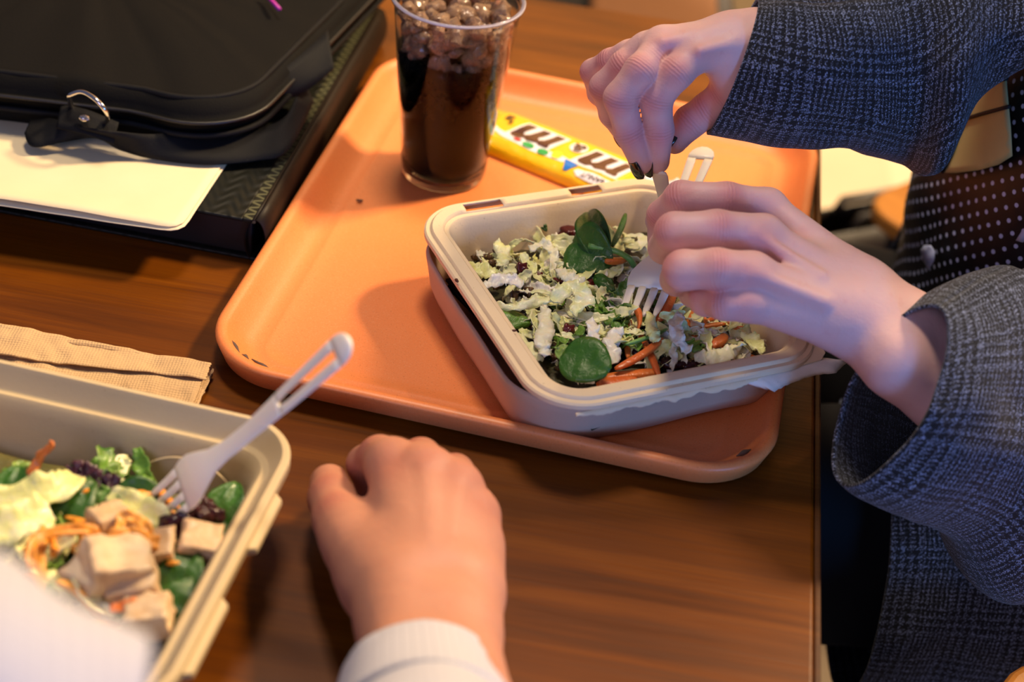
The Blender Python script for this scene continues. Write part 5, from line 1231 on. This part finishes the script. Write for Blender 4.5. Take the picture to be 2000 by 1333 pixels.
# ------------------------------------------------------------ napkins
t = NT('brown_napkin'); v = t.coord(); ck = t.n('ShaderNodeTexVoronoi'); t.l(v, ck.inputs['Vector']); ck.inputs['Scale'].default_value = 520; ck.inputs['Randomness'].default_value = .15
t.set(Base_Color=t.mix(t.noise(v, 40, 3), hexc('#cfae82'), hexc('#bf9c70')), Roughness=.85); t.bump(ck.outputs['Distance'], .7, .0010); t.bump(t.noise(v, 25, 4), .5, .004); M_nap = t.m
nap = empty('paper_napkins', (P(200, 740, 0).x, P(200, 740, 0).y, 0), 'stack of brown folded paper napkins on the table behind the tan box', 'napkin')
def nsheet(k, z0, tl, tr, br, bl, bulge=.002, ragged=.0012, name='napkin_layer', m=M_nap):
    vs = []; fs = []; n1, n2 = 60, 16
    for i in range(n1 + 1):
        for j in range(n2 + 1):
            a, b = i/n1, j/n2; top = Vector(tl).lerp(Vector(tr), a); bot = Vector(bl).lerp(Vector(br), a); x, y = top.lerp(bot, b)
            p = P(x, y, z0); q = Vector((p.x*40, p.y*40, k*3.3))
            z = z0 + bulge * (mnoise.noise(q) + .6*mnoise.noise(q*2.7)) * (1 if k else .4)
            e = ragged * mnoise.noise(Vector((b*9, k*5, 1))) if i == n1 else 0
            z = max(z, .0006 + k*.0016); vs.append(Vector((p.x + e, p.y, z)))
    for i in range(n1):
        for j in range(n2): a = i*(n2+1)+j; fs.append((a, a+n2+1, a+n2+2, a+1))
    return solid(mk(name, inv(nap, vs), fs, m, nap), .0007, 0)
for k in range(6):
    j = [0, 3, -2, 4, 0, -3][k]
    nsheet(k, .0008 + k*.0019, (-120, 620 + j + (5-k)*2), (414 + j - (k > 3)*6, 726 - k*1.5), (376 + j, 812 - k*1.5), (-120, 800), .0012 + k*.0002)
nsheet(6, .0128, (-120, 610), (412, 712), (402, 742), (-120, 680), .0022, name='folded_edge')
R = []
for i, (x, y) in enumerate(((-120, 612), (0, 640), (60, 658), (110, 676), (140, 670), (220, 682), (300, 697), (370, 706), (412, 716))):
    c = P(x, y + 7, .0085); R.append((c, Vector((0, .0035 + .0006*math.sin(i*2), .001)), Vector((0, -.0006, .0042 + .0010*math.sin(i*1.7)))))
loft('napkin_fold', R, M_nap, nap, 18, 8, wrinkle=.0008, wscale=60)

# ------------------------------------------------------------ chairs and things beyond the table
M_dark = mat('dark_leather', '#1a120c', .5)
c1_ = P(1706, 396, -.3)
make_chair('blond wooden stool seen below the raised arm, beyond the table corner', (c1_.x - .018, c1_.y), -.80, M_seat, M_black, back=False)
c2_ = P(1940, 1308, -.10)
make_chair('wooden stool corner at the lower right beside the checked jacket', (c2_.x - .012, c2_.y), -1.25, M_seat, M_black, back=False, zs=-.10)
bx0, bx1 = -.9, P(1436, 12, -.3).x; by0 = P(1240, 26, -.3).y - .25
bn = empty('bench', (0, by0, -.75), 'dark upholstered bench beyond the far edge of the table', 'bench')
box('bench_seat', M_dark, bn, (bx0, 0, .36), (bx1, .50, .46), .02, 4); box('bench_back', M_dark, bn, (bx0, .50, .0), (bx1, .60, .95), .02, 4)
box('bench_base', M_black, bn, (bx0 + .02, .06, 0), (bx1 - .02, .48, .36), .004)
box('seat_cushion', mat('brown_cushion', '#6e4420', .7), bn, (bx1 - .20, .02, .46), (bx1 - .03, .46, .485), .012, 3)
# dark tote bag standing on the floor, right of the table corner
tb = empty('tote_bag', (P(1712, 455, -.45).x, P(1712, 455, -.45).y, -.75), 'dark brown tote bag on the bright floor beside the table', 'bag', rz=.5)
vs = []; fs = []
for z, wx, wy in ((0, .13, .07), (.02, .14, .075), (.18, .14, .06), (.30, .13, .035), (.33, .128, .025)):
    for x, y in rrect(2*wx, 2*wy, wy*.6, 5): vs.append((x + .004*mnoise.noise(Vector((x*20, y*20, z*20))), y, z))
n_ = len(vs)//5
for j in range(4):
    for i in range(n_): fs.append((j*n_+i, j*n_+(i+1) % n_, (j+1)*n_+(i+1) % n_, (j+1)*n_+i))
fs.append(tuple(range(n_))[::-1]); solid(mk('tote_body', vs, fs, M_dark, tb), .003, 1)
for y in (-.02, .02): tube('handle', [(-.06, y, .325), (-.05, y, .345), (.05, y, .345), (.06, y, .325)], .006, M_dark, tb, 8)
for y in (): tube('handle', catmull([(-.06, y, .32), (-.05, y, .40), (0, y, .44), (.05, y, .40), (.06, y, .32)], 5), .006, M_dark, tb, 8)
